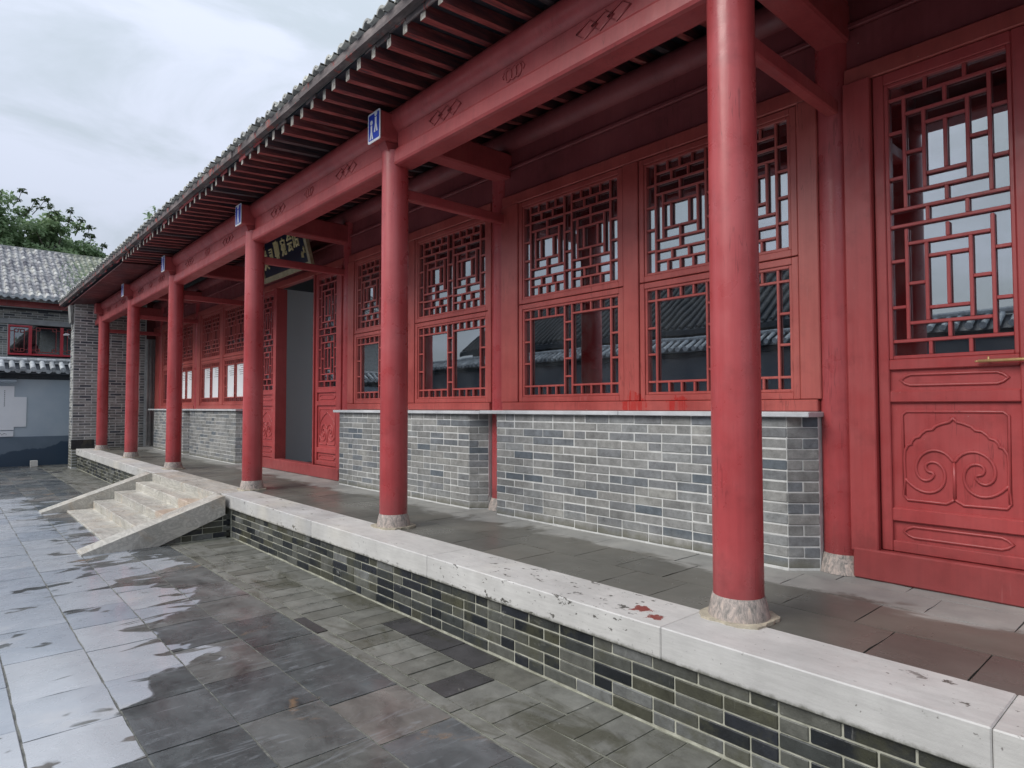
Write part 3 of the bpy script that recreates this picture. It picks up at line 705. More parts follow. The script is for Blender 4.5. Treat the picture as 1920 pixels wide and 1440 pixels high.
# ---- brick sill walls
def sill_wall(ya, yb, seed, stuff, stop_near=True, stop_far=True):
    """front face x=4.0 from ya (near) to yb (far), both ends cut back at 45 degrees"""
    c = .14; pts = [(4.0, ya), (4.0, yb), (4.0+c, yb+c), (4.36, yb+c), (4.36, ya-c), (4.0+c, ya-c)]
    w = MB().prism(pts, 2, ZT-.02, 1.4325).obj('sill_wall', M_MORTAR, hall)
    bricks(w, M_BRICK, (4.0, yb+.004), (4.0, ya-.004), ZT+.004, 14, .0682, .08, .003, .0065, .252, seed, stuff, hdr=.22)
    bricks(w, M_BRICK, (3.998, ya), (4.0+c, ya-c), ZT+.004, 14, .0682, .06, .003, .0065, .198, seed+1, stuff, hdr=0)
    bricks(w, M_BRICK, (4.0+c, yb+c), (4.0, yb+.002), ZT+.004, 14, .0682, .06, .004, .009, .198, seed+2, True, hdr=0)
    return w
sill_wall(1.883, 4.71, 51, False); sill_wall(5.15, 7.98, 54, False)
sill_wall(12.05, 14.93, 57, True); sill_wall(15.42, 18.05, 60, True)
for a, b, z_ in ((1.72, 3.2, 0), (3.2, 4.93, 0), (4.93, 6.3, .004), (6.3, 8.09, .004), (11.93, 15.15, 0), (15.15, 18.5, .003)):
    bx('sill_stone', M_SILL, hall, 3.955, 4.235, a+.002, b-.002, 1.4335-z_, 1.4665-z_, .004)

# ---- lattices
def lat_upper():
    L = [('v', u, 0, 1) for u in (.07, .46, .54, .93)]
    for a, b in ((0, .07), (.46, .54), (.93, 1)): L += [('h', v, a, b) for v in (.19, .39, .6, .8)]
    for A, B in ((.07, .46), (.54, .93)):
        m = lambda t: A+(B-A)*t
        L += [('h', v, A, B) for v in (.09, .187, .285, .71, .81, .905)]
        for (v0, v1, n) in ((0, .09, 4), (.09, .187, 3), (.187, .285, 2), (.71, .81, 2), (.81, .905, 3), (.905, 1, 4)):
            L += [('v', m(i/n), v0, v1) for i in range(1, n)]
        L += [('v', m(.155), .285, .71), ('v', m(.845), .285, .71), ('h', .385, m(.155), m(.845)), ('h', .61, m(.155), m(.845)),
              ('v', m(.5), .285, .385), ('v', m(.5), .61, .71), ('v', m(.32), .385, .61), ('v', m(.68), .385, .61)]
    return L
def lat_lower():
    L = [('v', u, 0, 1) for u in (.07, .46, .54, .93)]
    L += [('h', v, a, b) for v in (.1, .9) for a, b in ((0, .46), (.54, 1))]
    for A, B in ((.07, .46), (.54, .93)):
        L += [('v', A+(B-A)*i/4, v0, v1) for i in (1, 2, 3) for v0, v1 in ((0, .1), (.9, 1))]
    for a, b in ((0, .07), (.93, 1)): L += [('h', v, a, b) for v in (.37, .63)]
    L += [('h', v, .46, .54) for v in (.19, .39, .6, .8)]
    return L
def lat_door():
    L = [('h', v, 0, 1) for v in (.05, .465, .525, .948)]
    for v0, v1 in ((0, .05), (.465, .525), (.948, 1)): L += [('v', u, v0, v1) for u in (.333, .667)]
    for o in (0, 1):
        f = (lambda v: v) if not o else (lambda v: 1-v+(-.002))
        T = lambda v: f(v)
        rng = lambda a, b: tuple(sorted((T(a), T(b))))
        L += [('v', u, *rng(.05, .465)) for u in (.14, .86)]
        L += [('h', T(v), 0, .14) for v in (.175, .345)]+[('h', T(v), .86, 1) for v in (.175, .345)]
        L += [('h', T(.114), .14, .86), ('h', T(.404), .14, .86), ('v', .5, *rng(.05, .114)), ('v', .5, *rng(.404, .465))]
        L += [('v', u, *rng(.114, .404)) for u in (.315, .685)]+[('h', T(.258), .14, .315), ('h', T(.258), .685, .86)]
        L += [('h', T(.165), .315, .685), ('h', T(.35), .315, .685), ('v', .5, *rng(.165, .35))]
    return L
def lattice(parent, L, y0, y1, z0, z1, individual, mat, t=.0085, x=(4.192, 4.214)):
    """y1 is the far side (left in the photograph), v runs down from z1"""
    mb = MB(); hh, ww = z1-z0, y1-y0
    for k_, p, a, b in L:
        if k_ == 'v': c = (x[0], x[1], y1-p*ww-t, y1-p*ww+t, z1-b*hh+(t if b < 1 else 0), z1-a*hh-(t if a > 0 else 0))
        else: c = (x[0]+.0015, x[1], y1-b*ww+(t if b < 1 else 0), y1-a*ww-(t if a > 0 else 0), z1-p*hh-t, z1-p*hh+t)
        if individual: MB().cbox(*c, .0028).obj('lattice_bar', mat, parent)
        else: mb.box(*c)
    if not individual: mb.obj('lattice', mat, parent)
def ring(mb, x0, x1, y0, y1, z0, z1, w, c=.004):
    mb.cbox(x0, x1, y0, y0+w, z0, z1, c); mb.cbox(x0, x1, y1-w, y1, z0, z1, c)
    mb.cbox(x0+.001, x1-.001, y0+w+.0002, y1-w-.0002, z0, z0+w, c); mb.cbox(x0+.001, x1-.001, y0+w+.0002, y1-w-.0002, z1-w, z1, c)
def sash(y0, y1, z0, z1, kind, individual, ly0=None, ly1=None, paper=False):
    mb = MB(); ring(mb, 4.176, 4.232, y0+.002, y1-.002, z0+.002, z1-.002, .046, .004)
    ring(mb, 4.186, 4.228, y0+.048, y1-.048, z0+.048, z1-.048, .022, .004)
    s = mb.obj('window_sash', M_WIN, hall)
    a, b, c, d = y0+.070, y1-.070, z0+.070, z1-.070
    lattice(s, lat_upper() if kind == 'u' else lat_lower(), a, b, c, d, individual, M_WIN)
    MB().box(4.219, 4.223, a-.01, b+.01, c-.01, d+.01).obj('pane', M_GLASS, s)
    if paper:
        w_ = b-a; pm = MB()
        for u in ((.085, .45), (.55, .915)):
            pm.box(4.2145, 4.218, a+w_*u[0], a+w_*u[1], c+.09, d-.09, 0)
            Rp = random.Random(int(y0*10))
            for ii in range(5):
                zz = d-.13-ii*.04; pm.box(4.2125, 4.2145, a+w_*(u[0]+.05), a+w_*(u[0]+Rp.uniform(.15, .30)), zz, zz+.007, 1)
        pm.obj('paper_notice', [M_WHITE, M_INK], s)
    return s
def bay(ca, cb, yc, w_, mull, ind, paper=(False, False)):
    y1 = yc-mull/2; y0 = y1-w_; y2 = yc+mull/2; y3 = y2+w_
    for i, (a, b) in enumerate(((y0, y1), (y2, y3))):
        sash(a, b, 1.545, 2.488, 'l', ind, paper=paper[i]); sash(a, b, 2.492, 3.492, 'u', ind)
    MB().cbox(4.160, 4.25, ca+.08, y0-.004, 1.547, 3.494, .006).obj('jamb_post', M_WIN, hall)
    MB().cbox(4.160, 4.25, y3+.004, cb-.08, 1.547, 3.494, .006).obj('jamb_post', M_WIN, hall)
    MB().cbox(4.165, 4.25, y1+.004, y2-.004, 1.547, 3.494, .006).obj('mullion', M_WIN, hall)
    MB().cbox(4.155, 4.25, ca+.10, cb-.10, 1.4675, 1.5445, .006).obj('bottom_rail', M_WIN, hall)
bay(1.65, 4.92, 3.23, 1.285, .16, True)
bay(4.92, 8.17, 6.49, 1.37, .13, False)
bay(11.75, 15.17, 13.45, 1.30, .18, False, (True, True))
bay(15.17, 18.25, 16.72, 1.24, .16, False, (True, False))

# ---- doors
ARCH = [(1.0364, 1.4411), (1.018, 1.4215), (1.0103, 1.4119), (.9776, 1.4027), (.9454, 1.3888), (.9282, 1.368), (.8981, 1.364), (.8734, 1.3428), (.8637, 1.326), (.8406, 1.3193), (.8235, 1.2974), (.8223, 1.2824), (.8035, 1.2749), (.7869, 1.243), (.783, 1.1874), (.7852, 1.0944), (.7781, .9839), (.7958, .9587), (.9877, .9555), (1.016, .9737), (1.0266, .9823)]
SPI = [(1.0278, 1.1886), (.9979, 1.2314), (.9566, 1.2511), (.9166, 1.2503), (.8776, 1.2285), (.8513, 1.1923), (.8408, 1.1459), (.8495, 1.1029), (.8772, 1.0768), (.9046, 1.0791), (.924, 1.0965), (.9316, 1.1151), (.9234, 1.1253), (.9075, 1.1266), (.8954, 1.137), (.8895, 1.1565), (.8985, 1.1768), (.922, 1.1857), (.9501, 1.181), (.975, 1.1551), (.9857, 1.1156), (.981, 1.0723), (.9615, 1.0355), (.922, 1.0107), (.8749, 1.0108), (.8281, 1.0344), (.7855, 1.0804)]
def smooth(pts, it=1):
    for _ in range(it):
        q = [pts[0]]
        for a, b in zip(pts[:-1], pts[1:]): q += [(a[0]*.75+b[0]*.25, a[1]*.75+b[1]*.25), (a[0]*.25+b[0]*.75, a[1]*.25+b[1]*.75)]
        pts = q+[pts[-1]]
    return pts
def door_leaf(y0, y1, individual, handle=False):
    """closed leaf from y0 (near) to y1 (far); x face at 4.19"""
    w_ = y1-y0; X0, X1 = 4.178, 4.228; mb = MB(); s1 = .062
    mb.cbox(X0, X1, y0+.003, y0+s1, .655, 3.492, .005); mb.cbox(X0, X1, y1-s1, y1-.003, .655, 3.492, .005)
    for z0, z1 in ((.655, .718), (.832, .908), (1.524, 1.590), (1.714, 1.775), (3.425, 3.492)):
        mb.cbox(X0+.001, X1, y0+s1+.0003, y1-s1-.0003, z0, z1, .005)
    lf = mb.obj('door_leaf', M_DOOR, hall)
    a, b = y0+s1+.0003, y1-s1-.0003
    for z0, z1 in ((.718, .832), (.908, 1.524), (1.590, 1.714)):
        MB().box(X0+.024, X0+.036, a, b, z0, z1).obj('panel', M_DOOR, lf)
    yc = (y0+y1)/2; s = (b-a)/.616; XF = X0+.0225
    f = lambda p: (XF, yc+(p[0]-1.029)*s, p[1])
    mi = lambda p: (XF, yc-(p[0]-1.029)*s, p[1])
    cv = MB()
    for F in (f, mi):
        cv.tube([F(p) for p in ARCH], .0085, 6); cv.tube([F(p) for p in smooth(SPI)], .0085, 6)
    cv.tube([(XF, yc, 1.19), (XF, yc, .975)], .0085, 6)
    cv.tube([(XF, yc+q_*s, z_) for q_, z_ in ((-.247, .985), (-.251, 1.449), (-.228, 1.4705), (.228, 1.4705), (.251, 1.449), (.247, .985))], .0085, 6)
    for zc, hh in ((1.653, .031), (.774, .031)):
        cv.tube([(XF, yc+q_*s, zc+z_*hh) for q_, z_ in ((.255, 0), (.232, .65), (.205, 1), (-.205, 1), (-.232, .65), (-.255, 0), (-.232, -.65), (-.205, -1), (.205, -1), (.232, -.65))], .0085, 6, closed=True)
    cv.obj('carving', M_DOOR, lf)
    fr = MB(); ring(fr, X0+.006, X1-.004, a, b, 1.775, 3.425, .022, .004); fr.obj('glazing_bead', M_DOOR, lf)
    lattice(lf, lat_door(), a+.022, b-.022, 1.797, 3.403, individual, M_DOOR, .0095, (4.190, 4.212))
    MB().box(4.217, 4.221, a, b, 1.78, 3.42).obj('pane', M_GLASS, lf)
    if handle:
        hb = MB(); hb.tube([(4.150, .90, 1.742), (4.150, .40, 1.742)], .0085, 8)
        hb.tube([(4.150, .90, 1.742), (4.150, .915, 1.7405)], .005, 8); hb.tube([(4.178, .855, 1.742), (4.150, .855, 1.742)], .006, 8); hb.tube([(4.150, .855, 1.735), (4.150, .855, 1.765)], .005, 8)
        hb.obj('handle', M_BRASS, lf)
    return lf
door_leaf(.665, 1.405, True, True); door_leaf(-.08, .66, False); door_leaf(-.825, -.085, False); door_leaf(-1.41, -.83, False)
for y0, y1 in ((1.408, 1.56), (-1.53, -1.413)): bx('door_post', M_DOOR, hall, 4.135, 4.25, y0, y1, .632, 3.494, .006)
bx('door_threshold', M_DOOR, hall, 4.125, 4.27, -1.54, 1.545, ZT-.001, .652, .008)
door_leaf(8.395, 9.135, True); door_leaf(10.725, 11.465, False)
for y0, y1 in ((8.26, 8.392), (9.137, 9.165), (10.60, 10.722), (11.468, 11.64)): bx('door_post', M_DOOR, hall, 4.150, 4.26 if y0 != 10.60 else 4.34, y0, y1, .632, 3.494, .005)
bx('door_threshold', M_DOOR, hall, 4.125, 4.27, 8.27, 11.66, ZT-.001, .648, .008)
# grey shutter boards stacked beside the last window and the rest of the shell
for i in range(6): bx('shutter_board', M_GREYWOOD, hall, 4.02+i*.062, 4.02+i*.062+.052, 18.93-(i % 2)*.02, 18.97, .50, 3.3, .006)
bx('end_panel', M_DARKRED, hall, 4.0, 4.4, 18.975, 19.0, 3.3, 4.3); bx('end_panel', M_WIN, hall, 4.2, 4.25, 18.35, 18.93, 1.2, 3.5)
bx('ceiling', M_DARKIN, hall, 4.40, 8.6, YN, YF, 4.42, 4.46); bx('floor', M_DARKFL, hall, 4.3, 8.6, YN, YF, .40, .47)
[bx('back_wall', M_DARKIN, hall, 8.6, 8.85, a, b, c, d) for a, b, c, d in ((YN-.02, 8.5, 0, 4.95), (11.3, YF, 0, 4.95), (8.502, 11.298, 0, .7), (8.502, 11.298, 3.95, 4.95))]; bx('cross_wall', M_GREYW, hall, 4.42, 8.59, 11.62, 11.80, .471, 3.69)  # gap added in the unseen back wall to let skylight onto the cross wall
bx('gable_wall', M_MORTAR, hall, 4.31, 8.9, YN-.2, YN-.02, 0, 4.7)
bx('cross_wall', M_GREYW, hall, 4.45, 8.59, 8.02, 8.14, .471, 4.0)

# ============================================================ end wall
ew = thing('brick_end_wall', 'tall narrow wall of small grey bricks closing the far end of the veranda', 'brick wall', (3.4, 19.2, 0))
MB().box(2.425, 4.34, 19.13, 19.6, -.04, 4.22).obj('wall_core', M_MORTAR, ew)
bricks(ew, M_BRICKE, (2.425, 19.13), (4.0, 19.13),   .02, 61, .0685, .07, .005, .020, .265, 70, limit=298, hdr=.12)
bx('wall_base', M_BRICKW, ew, 2.415, 2.90, 19.118, 19.14, .47, .70, .004)
bricks(ew, M_BRICKE, (2.425, 19.6), (2.425, 19.13), .02, 61, .0685, .07, .005, .012, .235, 73, stuff=True, hdr=.12)
MB().prism([(2.40, 4.05), (2.425, 3.60), (2.36, 3.62), (2.33, 4.05)], 1, 19.14, 19.5).obj('wall_shoulder', M_BRICKE, ew)

# ============================================================ screen wall
sw = thing('screen_wall', 'blue grey plastered screen wall with dark base and a small tiled cap', 'wall', (0, 20.8, 0))
bx('plaster_wall', M_PLAST, sw, -5.5, 2.78, 20.72, 20.98, 0, 2.27)
bx('dark_dado', M_DADO, sw, -5.5, 2.79, 20.70, 20.719, -.02, .755)
for z0, z1, d in ((2.235, 2.262, .035), (2.265, 2.31, .06), (2.313, 2.36, .09)): bx('cap_moulding', M_DARKTILE, sw, -5.5, 2.80, 20.72-d, 20.98+d, z0, z1)
MB().prism([(20.42, 2.365), (20.42, 2.40), (20.85, 2.66), (21.28, 2.40), (21.28, 2.365)], 0, -5.5, 2.82).obj('cap_body', M_DARKTILE, sw)
def cap_tiles(root, x0, x1, yf, zf, yr, zr, sp_, mat, r=.062, lim=999):
    n = 10
    mb = MB(); m = n+1; vs = []
    for y, z in ((yf, zf), (yr, zr)): vs += [(r*math.cos(math.pi*i/n), y, z+r*math.sin(math.pi*i/n)) for i in range(m)]
    mb.add(vs, [(i, i+m, i+1+m, i+1) for i in range(n)], 0, 0, True)
    disc = [(r*1.02*math.cos(2*math.pi*i/16), r*1.02*math.sin(2*math.pi*i/16)) for i in range(16)]
    mb.prism([(a, zf+.004+b) for a, b in disc], 1, yf-.02, yf, 0)
    boss = [(r*.6*math.cos(2*math.pi*i/12), r*.6*math.sin(2*math.pi*i/12)) for i in range(12)]; mb.prism([(a, zf+.004+b) for a, b in boss], 1, yf-.028, yf-.02, 0)
    cm = mb.mesh('cap_tile', mat)
    tg = [(-.075, .02), (.075, .02), (.07, -.02), (.045, -.055), (0, -.075), (-.045, -.055), (-.07, -.02)]
    dm = MB().prism([(a, zf-.02+b) for a, b in tg], 1, yf-.03, yf-.012); dm.box(-.07, .07, yf-.02, yr, zf-.012, zf-.004); dm = dm.mesh('drip_tile', mat)
    rm = MB(); vs = []
    for xx in (-sp_*.49, sp_*.49): vs += [(xx, yr+.075*math.cos(math.pi*i/n)-.0, zr+.02+.075*math.sin(math.pi*i/n)) for i in range(m)]
    rm.add(vs, [(i, i+1, i+1+m, i+m) for i in range(n)], 0, 0, True); rm = rm.mesh('ridge_tile', mat)
    bm = MB(); bm.lathe([(.001, zr-.03), (.05, zr-.01), (.062, zr+.03), (.05, zr+.075), (.001, zr+.095)], 0, yf+.14, 12, cap=False); bm = bm.mesh('tile_finial', mat)
    x = x0; RR = random.Random(3)
    while x < x1:
        new('cap_tile', cm, root, (x, RR.uniform(-.01, .01), RR.uniform(-.005, .005))); new('drip_tile', dm, root, (x+sp_/2, RR.uniform(-.01, .01), RR.uniform(-.006, .004)))
        new('ridge_tile', rm, root, (x, 0, RR.uniform(-.004, .004))); x += sp_
cap_tiles(sw, -5.4, 2.75, 20.40, 2.475, 20.85, 2.70, .21, M_CAPTILE)
pan = thing('notice_panel', 'white stepped notice panel with columns of text on the blue grey wall', 'panel', (.3, 20.7, 1.4))
pts = [(1.385, 2.05), (1.385, 1.775), (1.64, 1.775), (1.64, 1.01), (1.39, 1.01), (1.39, .93), (-.79, .93), (-.79, 1.01), (-1.04, 1.01), (-1.04, 1.775), (-.785, 1.775), (-.785, 2.05)]
MB().prism(pts, 1, 20.695, 20.718).obj('board', M_WHITE, pan)
bx('caption_strip', M_WHITE, pan, -.79, 1.385, 20.680, 20.697, .765, .905)
tx = MB(); RR = random.Random(4)
for cx_ in [1.19-i*.125 for i in range(14)]:
    for j in range(RR.randint(8, 11)):
        z = 1.93-j*.048; x = cx_
        tx.box(x-.014, x+.014, 20.692, 20.6945, z, z+.006); tx.box(x-.003, x+.003, 20.6915, 20.694, z-.014, z+.018); tx.box(x-.012, x+.012*RR.random(), 20.692, 20.6945, z-.014, z-.009)
tx.obj('text_column', M_INK, pan)
tx = MB(); x = -.6
while x < 1.25:
    tx.tube([(x, 20.678, .82), (x+.04, 20.678, .86), (x+.07, 20.678, .81), (x+.12, 20.678, .85), (x+.17, 20.678, .825)], .004, 4); x += .21
tx.obj('caption_script', M_INK, pan)
tag(MB().prism([(20.50, 2.17), (20.50, 2.19), (20.715, 2.25), (20.715, 2.12)], 0, -.9, 1.42).obj('panel_hood', M_PLAST), 'thin grey metal hood above the white notice panel', 'hood')
lb = MB().cbox(-.077, .077, -.07, .07, 0, .155, .006).obj('white_block', M_BLOCK, None, (1.79, 20.35, 0)); tag(lb, 'small white block on the wet ground before the blue grey wall', 'block')

# ============================================================ rear building
rbd = thing('rear_building', 'grey brick building with tiled roof and red window behind the screen wall', 'building', (0, 24, 0))
def wallpiece(x0, x1, z0, z1): MB().box(x0, x1, 23.0, 23.3, z0, z1).obj('wall', M_MORTAR, rbd)
WX0, WX1, WZ0, WZ1 = 1.36, 4.6, 3.06, 3.885
wallpiece(-6, WX0, 0, 4.35); wallpiece(WX1, 9, 0, 4.35); wallpiece(WX0, WX1, 0, WZ0-.1); wallpiece(WX0, WX1, 4.03, 4.35)
def rb_bricks(x0, x1, z0, n, seed): bricks(rbd, M_BRICKE, (x0, 23.0), (x1, 23.0), z0, n, .066, .06, .005, .012, .26, seed, stuff=True, hdr=.1)
rb_bricks(-2.0, WX0-.01, 2.2, 28, 81); rb_bricks(WX0, 3.4, 2.2, 10, 83); rb_bricks(-2.0, 3.4, 4.04, 4, 82)
bx('lintel', M_LINTEL, rbd, -1.2, 4.7, 22.955, 23.1, 3.890, 4.025)
bx('sill_band', M_LINTEL, rbd, -6, 4.7, 22.94, 23.1, 2.80, 2.955)
bx('white_band', M_LIME, rbd, -6, 4.7, 22.92, 23.1, 2.745, 2.797)
bx('eave_beam', M_DARKTILE, rbd, -6, 9, 22.93, 23.05, 4.29, 4.36); bx('white_pipe', M_LIME, rbd, -6, 2.6, 22.90, 22.925, 4.345, 4.365)
for x in [-5.9+i*1.2 for i in range(12)]: bx('fascia_board', M_BEAM, rbd, x, x+1.196, 22.62+.02*(i % 2), 22.65, 4.34, 4.60)
wf = MB()
for x0, x1, m in ((WX0, WX0+.05, 0), (WX0+.47, WX0+.55, 0), (2.58, 2.66, 0), (3.6, 3.68, 0), (4.5, 4.6, 0)): wf.cbox(x0, x1, 23.0, 23.06, WZ0, WZ1-.02, .005)
wf.cbox(WX0, WX1, 22.985, 23.06, WZ0-.055, WZ0-.001, .005); wf.cbox(WX0, WX0+.55, 22.998, 23.05, WZ1-.075, WZ1-.021, .005)
wfr = wf.obj('window_frame', M_PINKRED, rbd); ls = MB()
def fret(x0, x1, z0, z1, s):
    q = .07
    ls.box(x0+.09, x0+.105, 23.01, 23.03, z0+q, z1-q); ls.box(x1-.105, x1-.09, 23.01, 23.03, z0+q, z1-q)
    ls.box(x0+.16, x1-.16, 23.011, 23.031, z0+.045, z0+.06); ls.box(x0+.16, x1-.16, 23.011, 23.031, z1-.06, z1-.045)
    for cx_ in (x0+.09, x1-.19):
        for cz in (z0+.045, z1-.145):
            for a, b, c, d in ((0, .1, 0, .014), (0, .1, .086, .1), (0, .014, .014, .086), (.086, .1, .014, .086)): ls.box(cx_+a, cx_+b, 23.0, 23.009, cz+c, cz+d)
    for z in (z0+.1, z1-.115): ls.box(x0, x0+.09, 23.012, 23.03, z, z+.013); ls.box(x1-.09, x1, 23.012, 23.03, z, z+.013)
fret(WX0+.05, WX0+.47, WZ0, WZ1-.08, 1); fret(WX0+.55, 2.58, WZ0, WZ1-.02, 1); fret(2.66, 3.6, WZ0, WZ1-.02, 1)
ls.obj('fret_lattice', M_BEAM, wfr); MB().box(WX0, WX1, 23.075, 23.08, WZ0, WZ1).obj('pane', glass_mat('rear glass', .18, (.4, .45, .5)), wfr)
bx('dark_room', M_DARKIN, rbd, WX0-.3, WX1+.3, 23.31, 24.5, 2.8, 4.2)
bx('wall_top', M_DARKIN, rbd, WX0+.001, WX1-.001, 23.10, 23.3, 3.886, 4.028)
sl_ = (6.66-4.60)/(26.0-22.25)
MB().prism([(22.3, 4.56), (26.05, 6.60), (29.8, 4.56), (29.8, 4.45), (26.05, 6.5), (22.3, 4.47)], 0, -6, 9).obj('roof', M_ROOF2, rbd)
bx('ridge', M_ROOF2, rbd, -6, 9, 25.97, 26.13, 6.58, 6.70)
def row_mesh(seed):
    mb = MB(); RR = random.Random(seed); n = 6; m = n+1; K = 15
    for k_ in range(K):
        ya = 22.22+k_*.252; za = 4.60+(ya-22.22)*.544; r1 = .052+RR.uniform(0, .008); t = RR.random()
        yb = ya+.262; zb = za+.262*.544-.012; vs = []
        for y, z, r in ((ya, za, r1), (yb, zb, r1*.86)): vs += [(r*math.cos(math.pi*i/n), y, z+r*1.1*math.sin(math.pi*i/n)) for i in range(m)]
        mb.add(vs, [(i, i+m, i+1+m, i+1) for i in range(n)], 0, t+.001, True); mb.add(vs[:m], [tuple(range(m))], 0, t+.001)
    mb.prism([(.058*math.cos(2*math.pi*i/12), 4.605+.058*math.sin(2*math.pi*i/12)) for i in range(12)], 1, 22.19, 22.222, 1)
    y = 22.16; j = 0
    while y < 25.9:
        z = 4.575+(y-22.16)*.544; t = RR.random(); y2 = y+.082; z2 = z+.082*.544-.022
        mb.add([(.03, y, z), (.09, y, z-.018), (.15, y, z), (.03, y2, z2+.022), (.09, y2, z2+.004), (.15, y2, z2+.022), (.03, y, z-.03), (.09, y, z-.048), (.15, y, z-.03)],
               [(0, 1, 4, 3), (1, 2, 5, 4), (6, 7, 1, 0), (7, 8, 2, 1)], 0, t+.001); y = y2
    mb.prism([(.09+a, 4.565+b) for a, b in ((-.07, .01), (.07, .01), (.06, -.03), (.03, -.06), (0, -.07), (-.03, -.06), (-.06, -.03))], 1, 22.13, 22.15, 1)
    return mb.mesh('tile_row', [M_ROOF2, M_CAPTILE])
RM = [row_mesh(i) for i in range(6)]; RR = random.Random(6)
x = -5.9
while x < 8.8: new('tile_row', RM[RR.randrange(6)], rbd, (x+RR.uniform(-.008, .008), 0, RR.uniform(-.006, .006))); x += .18
gb = MB(); RR = random.Random(77)
for _ in range(420):
    x = RR.gauss(3.25, .55); y = RR.uniform(22.3, 25.2); z = 4.6+(y-22.2)*.544
    if x > 2.3+(y-22.3)*.2:
        for _j in range(3):
            a = RR.uniform(0, 6.28); l = RR.uniform(.05, .14); d = RR.uniform(.02, .08)
            gb.add([(x-.006, y, z), (x+.006, y, z), (x+d*math.cos(a), y+d*math.sin(a), z+l)], [(0, 1, 2)], 0, RR.random()+.001)
go = gb.obj('roof_grass', M_LEAF); go['kind'] = 'stuff'; tag(go, 'thin green grass growing between the tiles of the rear roof', 'grass')
# lamp and cable at the end wall
lp = thing('wall_lamp', 'small white lamp on a bracket at the edge of the end wall', 'lamp', (2.30, 19.1, 3.28))
MB().prism([(2.20, 3.30), (2.235, 3.325), (2.30, 3.325), (2.33, 3.30), (2.30, 3.285), (2.22, 3.28)], 1, 19.02, 19.16).obj('lamp_head', M_SIGNW, lp)
MB().tube([(2.30, 19.14, 3.29), (2.33, 19.14, 3.21), (2.425, 19.14, 3.20)], .008, 6).obj('bracket', M_STEEL, lp)
cbm = MB(); cbm.tube([(2.40, 19.1, 3.95), (2.36, 19.1, 3.7), (2.39, 19.1, 3.5), (2.34, 19.1, 3.33)], .006, 5); tag(cbm.obj('lamp_cable', M_BLACK), 'thin black cable hanging from the eave to the wall lamp', 'cable')

# ============================================================ signs on the beam heads
def person_icon(mb, X, y, z, s, mi=1):
    mb.prism([(y+.014*s*math.cos(t), z+.052*s+.014*s*math.sin(t)) for t in [2*math.pi*i/12 for i in range(12)]], 0, X-.0015, X, mi)
    mb.prism([(y-.010*s, z+.034*s), (y+.010*s, z+.034*s), (y+.008*s, z), (y+.020*s, z-.045*s), (y+.006*s, z-.045*s), (y, z-.012*s), (y-.006*s, z-.045*s), (y-.020*s, z-.045*s), (y-.008*s, z)], 0, X-.0015, X, mi)
labs = {1: ('blue sign with two white figures on the beam end above the second column', 2), 2: ('blue sign with one white figure on the beam end above the plaque column', 1),
        3: ('small blue sign on the beam end beyond the lettered plaque, above the steps', 1), 4: ('thin pale edged blue sign on the beam end second from the far end', 1)}
for i, (lab, nfig) in labs.items():
    y = OY[i+1]; mb = MB(); X = 2.720
    rc = lambda a, b, c, d, r: [(a+r-r*math.cos(t), c+r-r*math.sin(t)) for t in (0, .78, 1.57)]+[(b-r+r*math.sin(t), c+r-r*math.cos(t)) for t in (0, .78, 1.57)]+[(b-r+r*math.cos(t), d-r+r*math.sin(t)) for t in (0, .78, 1.57)]+[(a+r-r*math.sin(t), d-r+r*math.cos(t)) for t in (0, .78, 1.57)]
    plate = MB().prism(rc(y-.102, y+.102, 3.775, 4.035, .014), 0, X-.003, X+.004)
    s = plate.obj('beam_sign', M_SIGNW); tag(s, lab, 'sign', 'blue figure signs on the beam ends')
    MB().prism(rc(y-.088, y+.088, 3.795, 4.018, .008), 0, X-.0045, X-.0032).obj('blue_face', M_BLUE, s)
    ic = MB()
    if nfig == 2: person_icon(ic, X-.0048, y-.035, 3.925, 1.6, 0); person_icon(ic, X-.0048, y+.038, 3.870, 1.5, 0)
    else: person_icon(ic, X-.0048, y, 3.895, 2.1, 0)
    ic.obj('white_figure', M_SIGNW, s)

# ============================================================ plaque over the centre door
plq = thing('name_plaque', 'dark navy plaque with gold frame and gold calligraphy over the centre door', 'plaque', (3.95, 9.6, 3.53))
tilt = .26
def pl(y, v, d=0.0): return (3.96-tilt*v-d*.96, y, 3.535+v*.965-d*tilt)   # y along the board, v up the slope, d out of the face
def plbox(mb, y0, y1, v0, v1, d0, d1): 
    vs = [pl(y, v, d) for d in (d0, d1) for y in (y0, y1) for v in (v0, v1)]
    mb.add(vs, [(0, 1, 3, 2), (4, 6, 7, 5), (0, 4, 5, 1), (2, 3, 7, 6), (0, 2, 6, 4), (1, 5, 7, 3)])
PY0, PY1, PH = 8.70, 10.50, .70
b_ = MB(); plbox(b_, PY0+.03, PY1-.03, .03, PH-.03, 0, .03); b_.obj('board', M_NAVY, plq)
b_ = MB(); plbox(b_, PY0, PY0+.075, 0, PH, .0, .05); plbox(b_, PY1-.075, PY1, 0, PH, .0, .05); plbox(b_, PY0+.0755, PY1-.0755, 0, .075, .0, .05); plbox(b_, PY0+.0755, PY1-.0755, PH-.075, PH, .0, .05); b_.obj('gilt_frame', M_FRAMEG, plq)
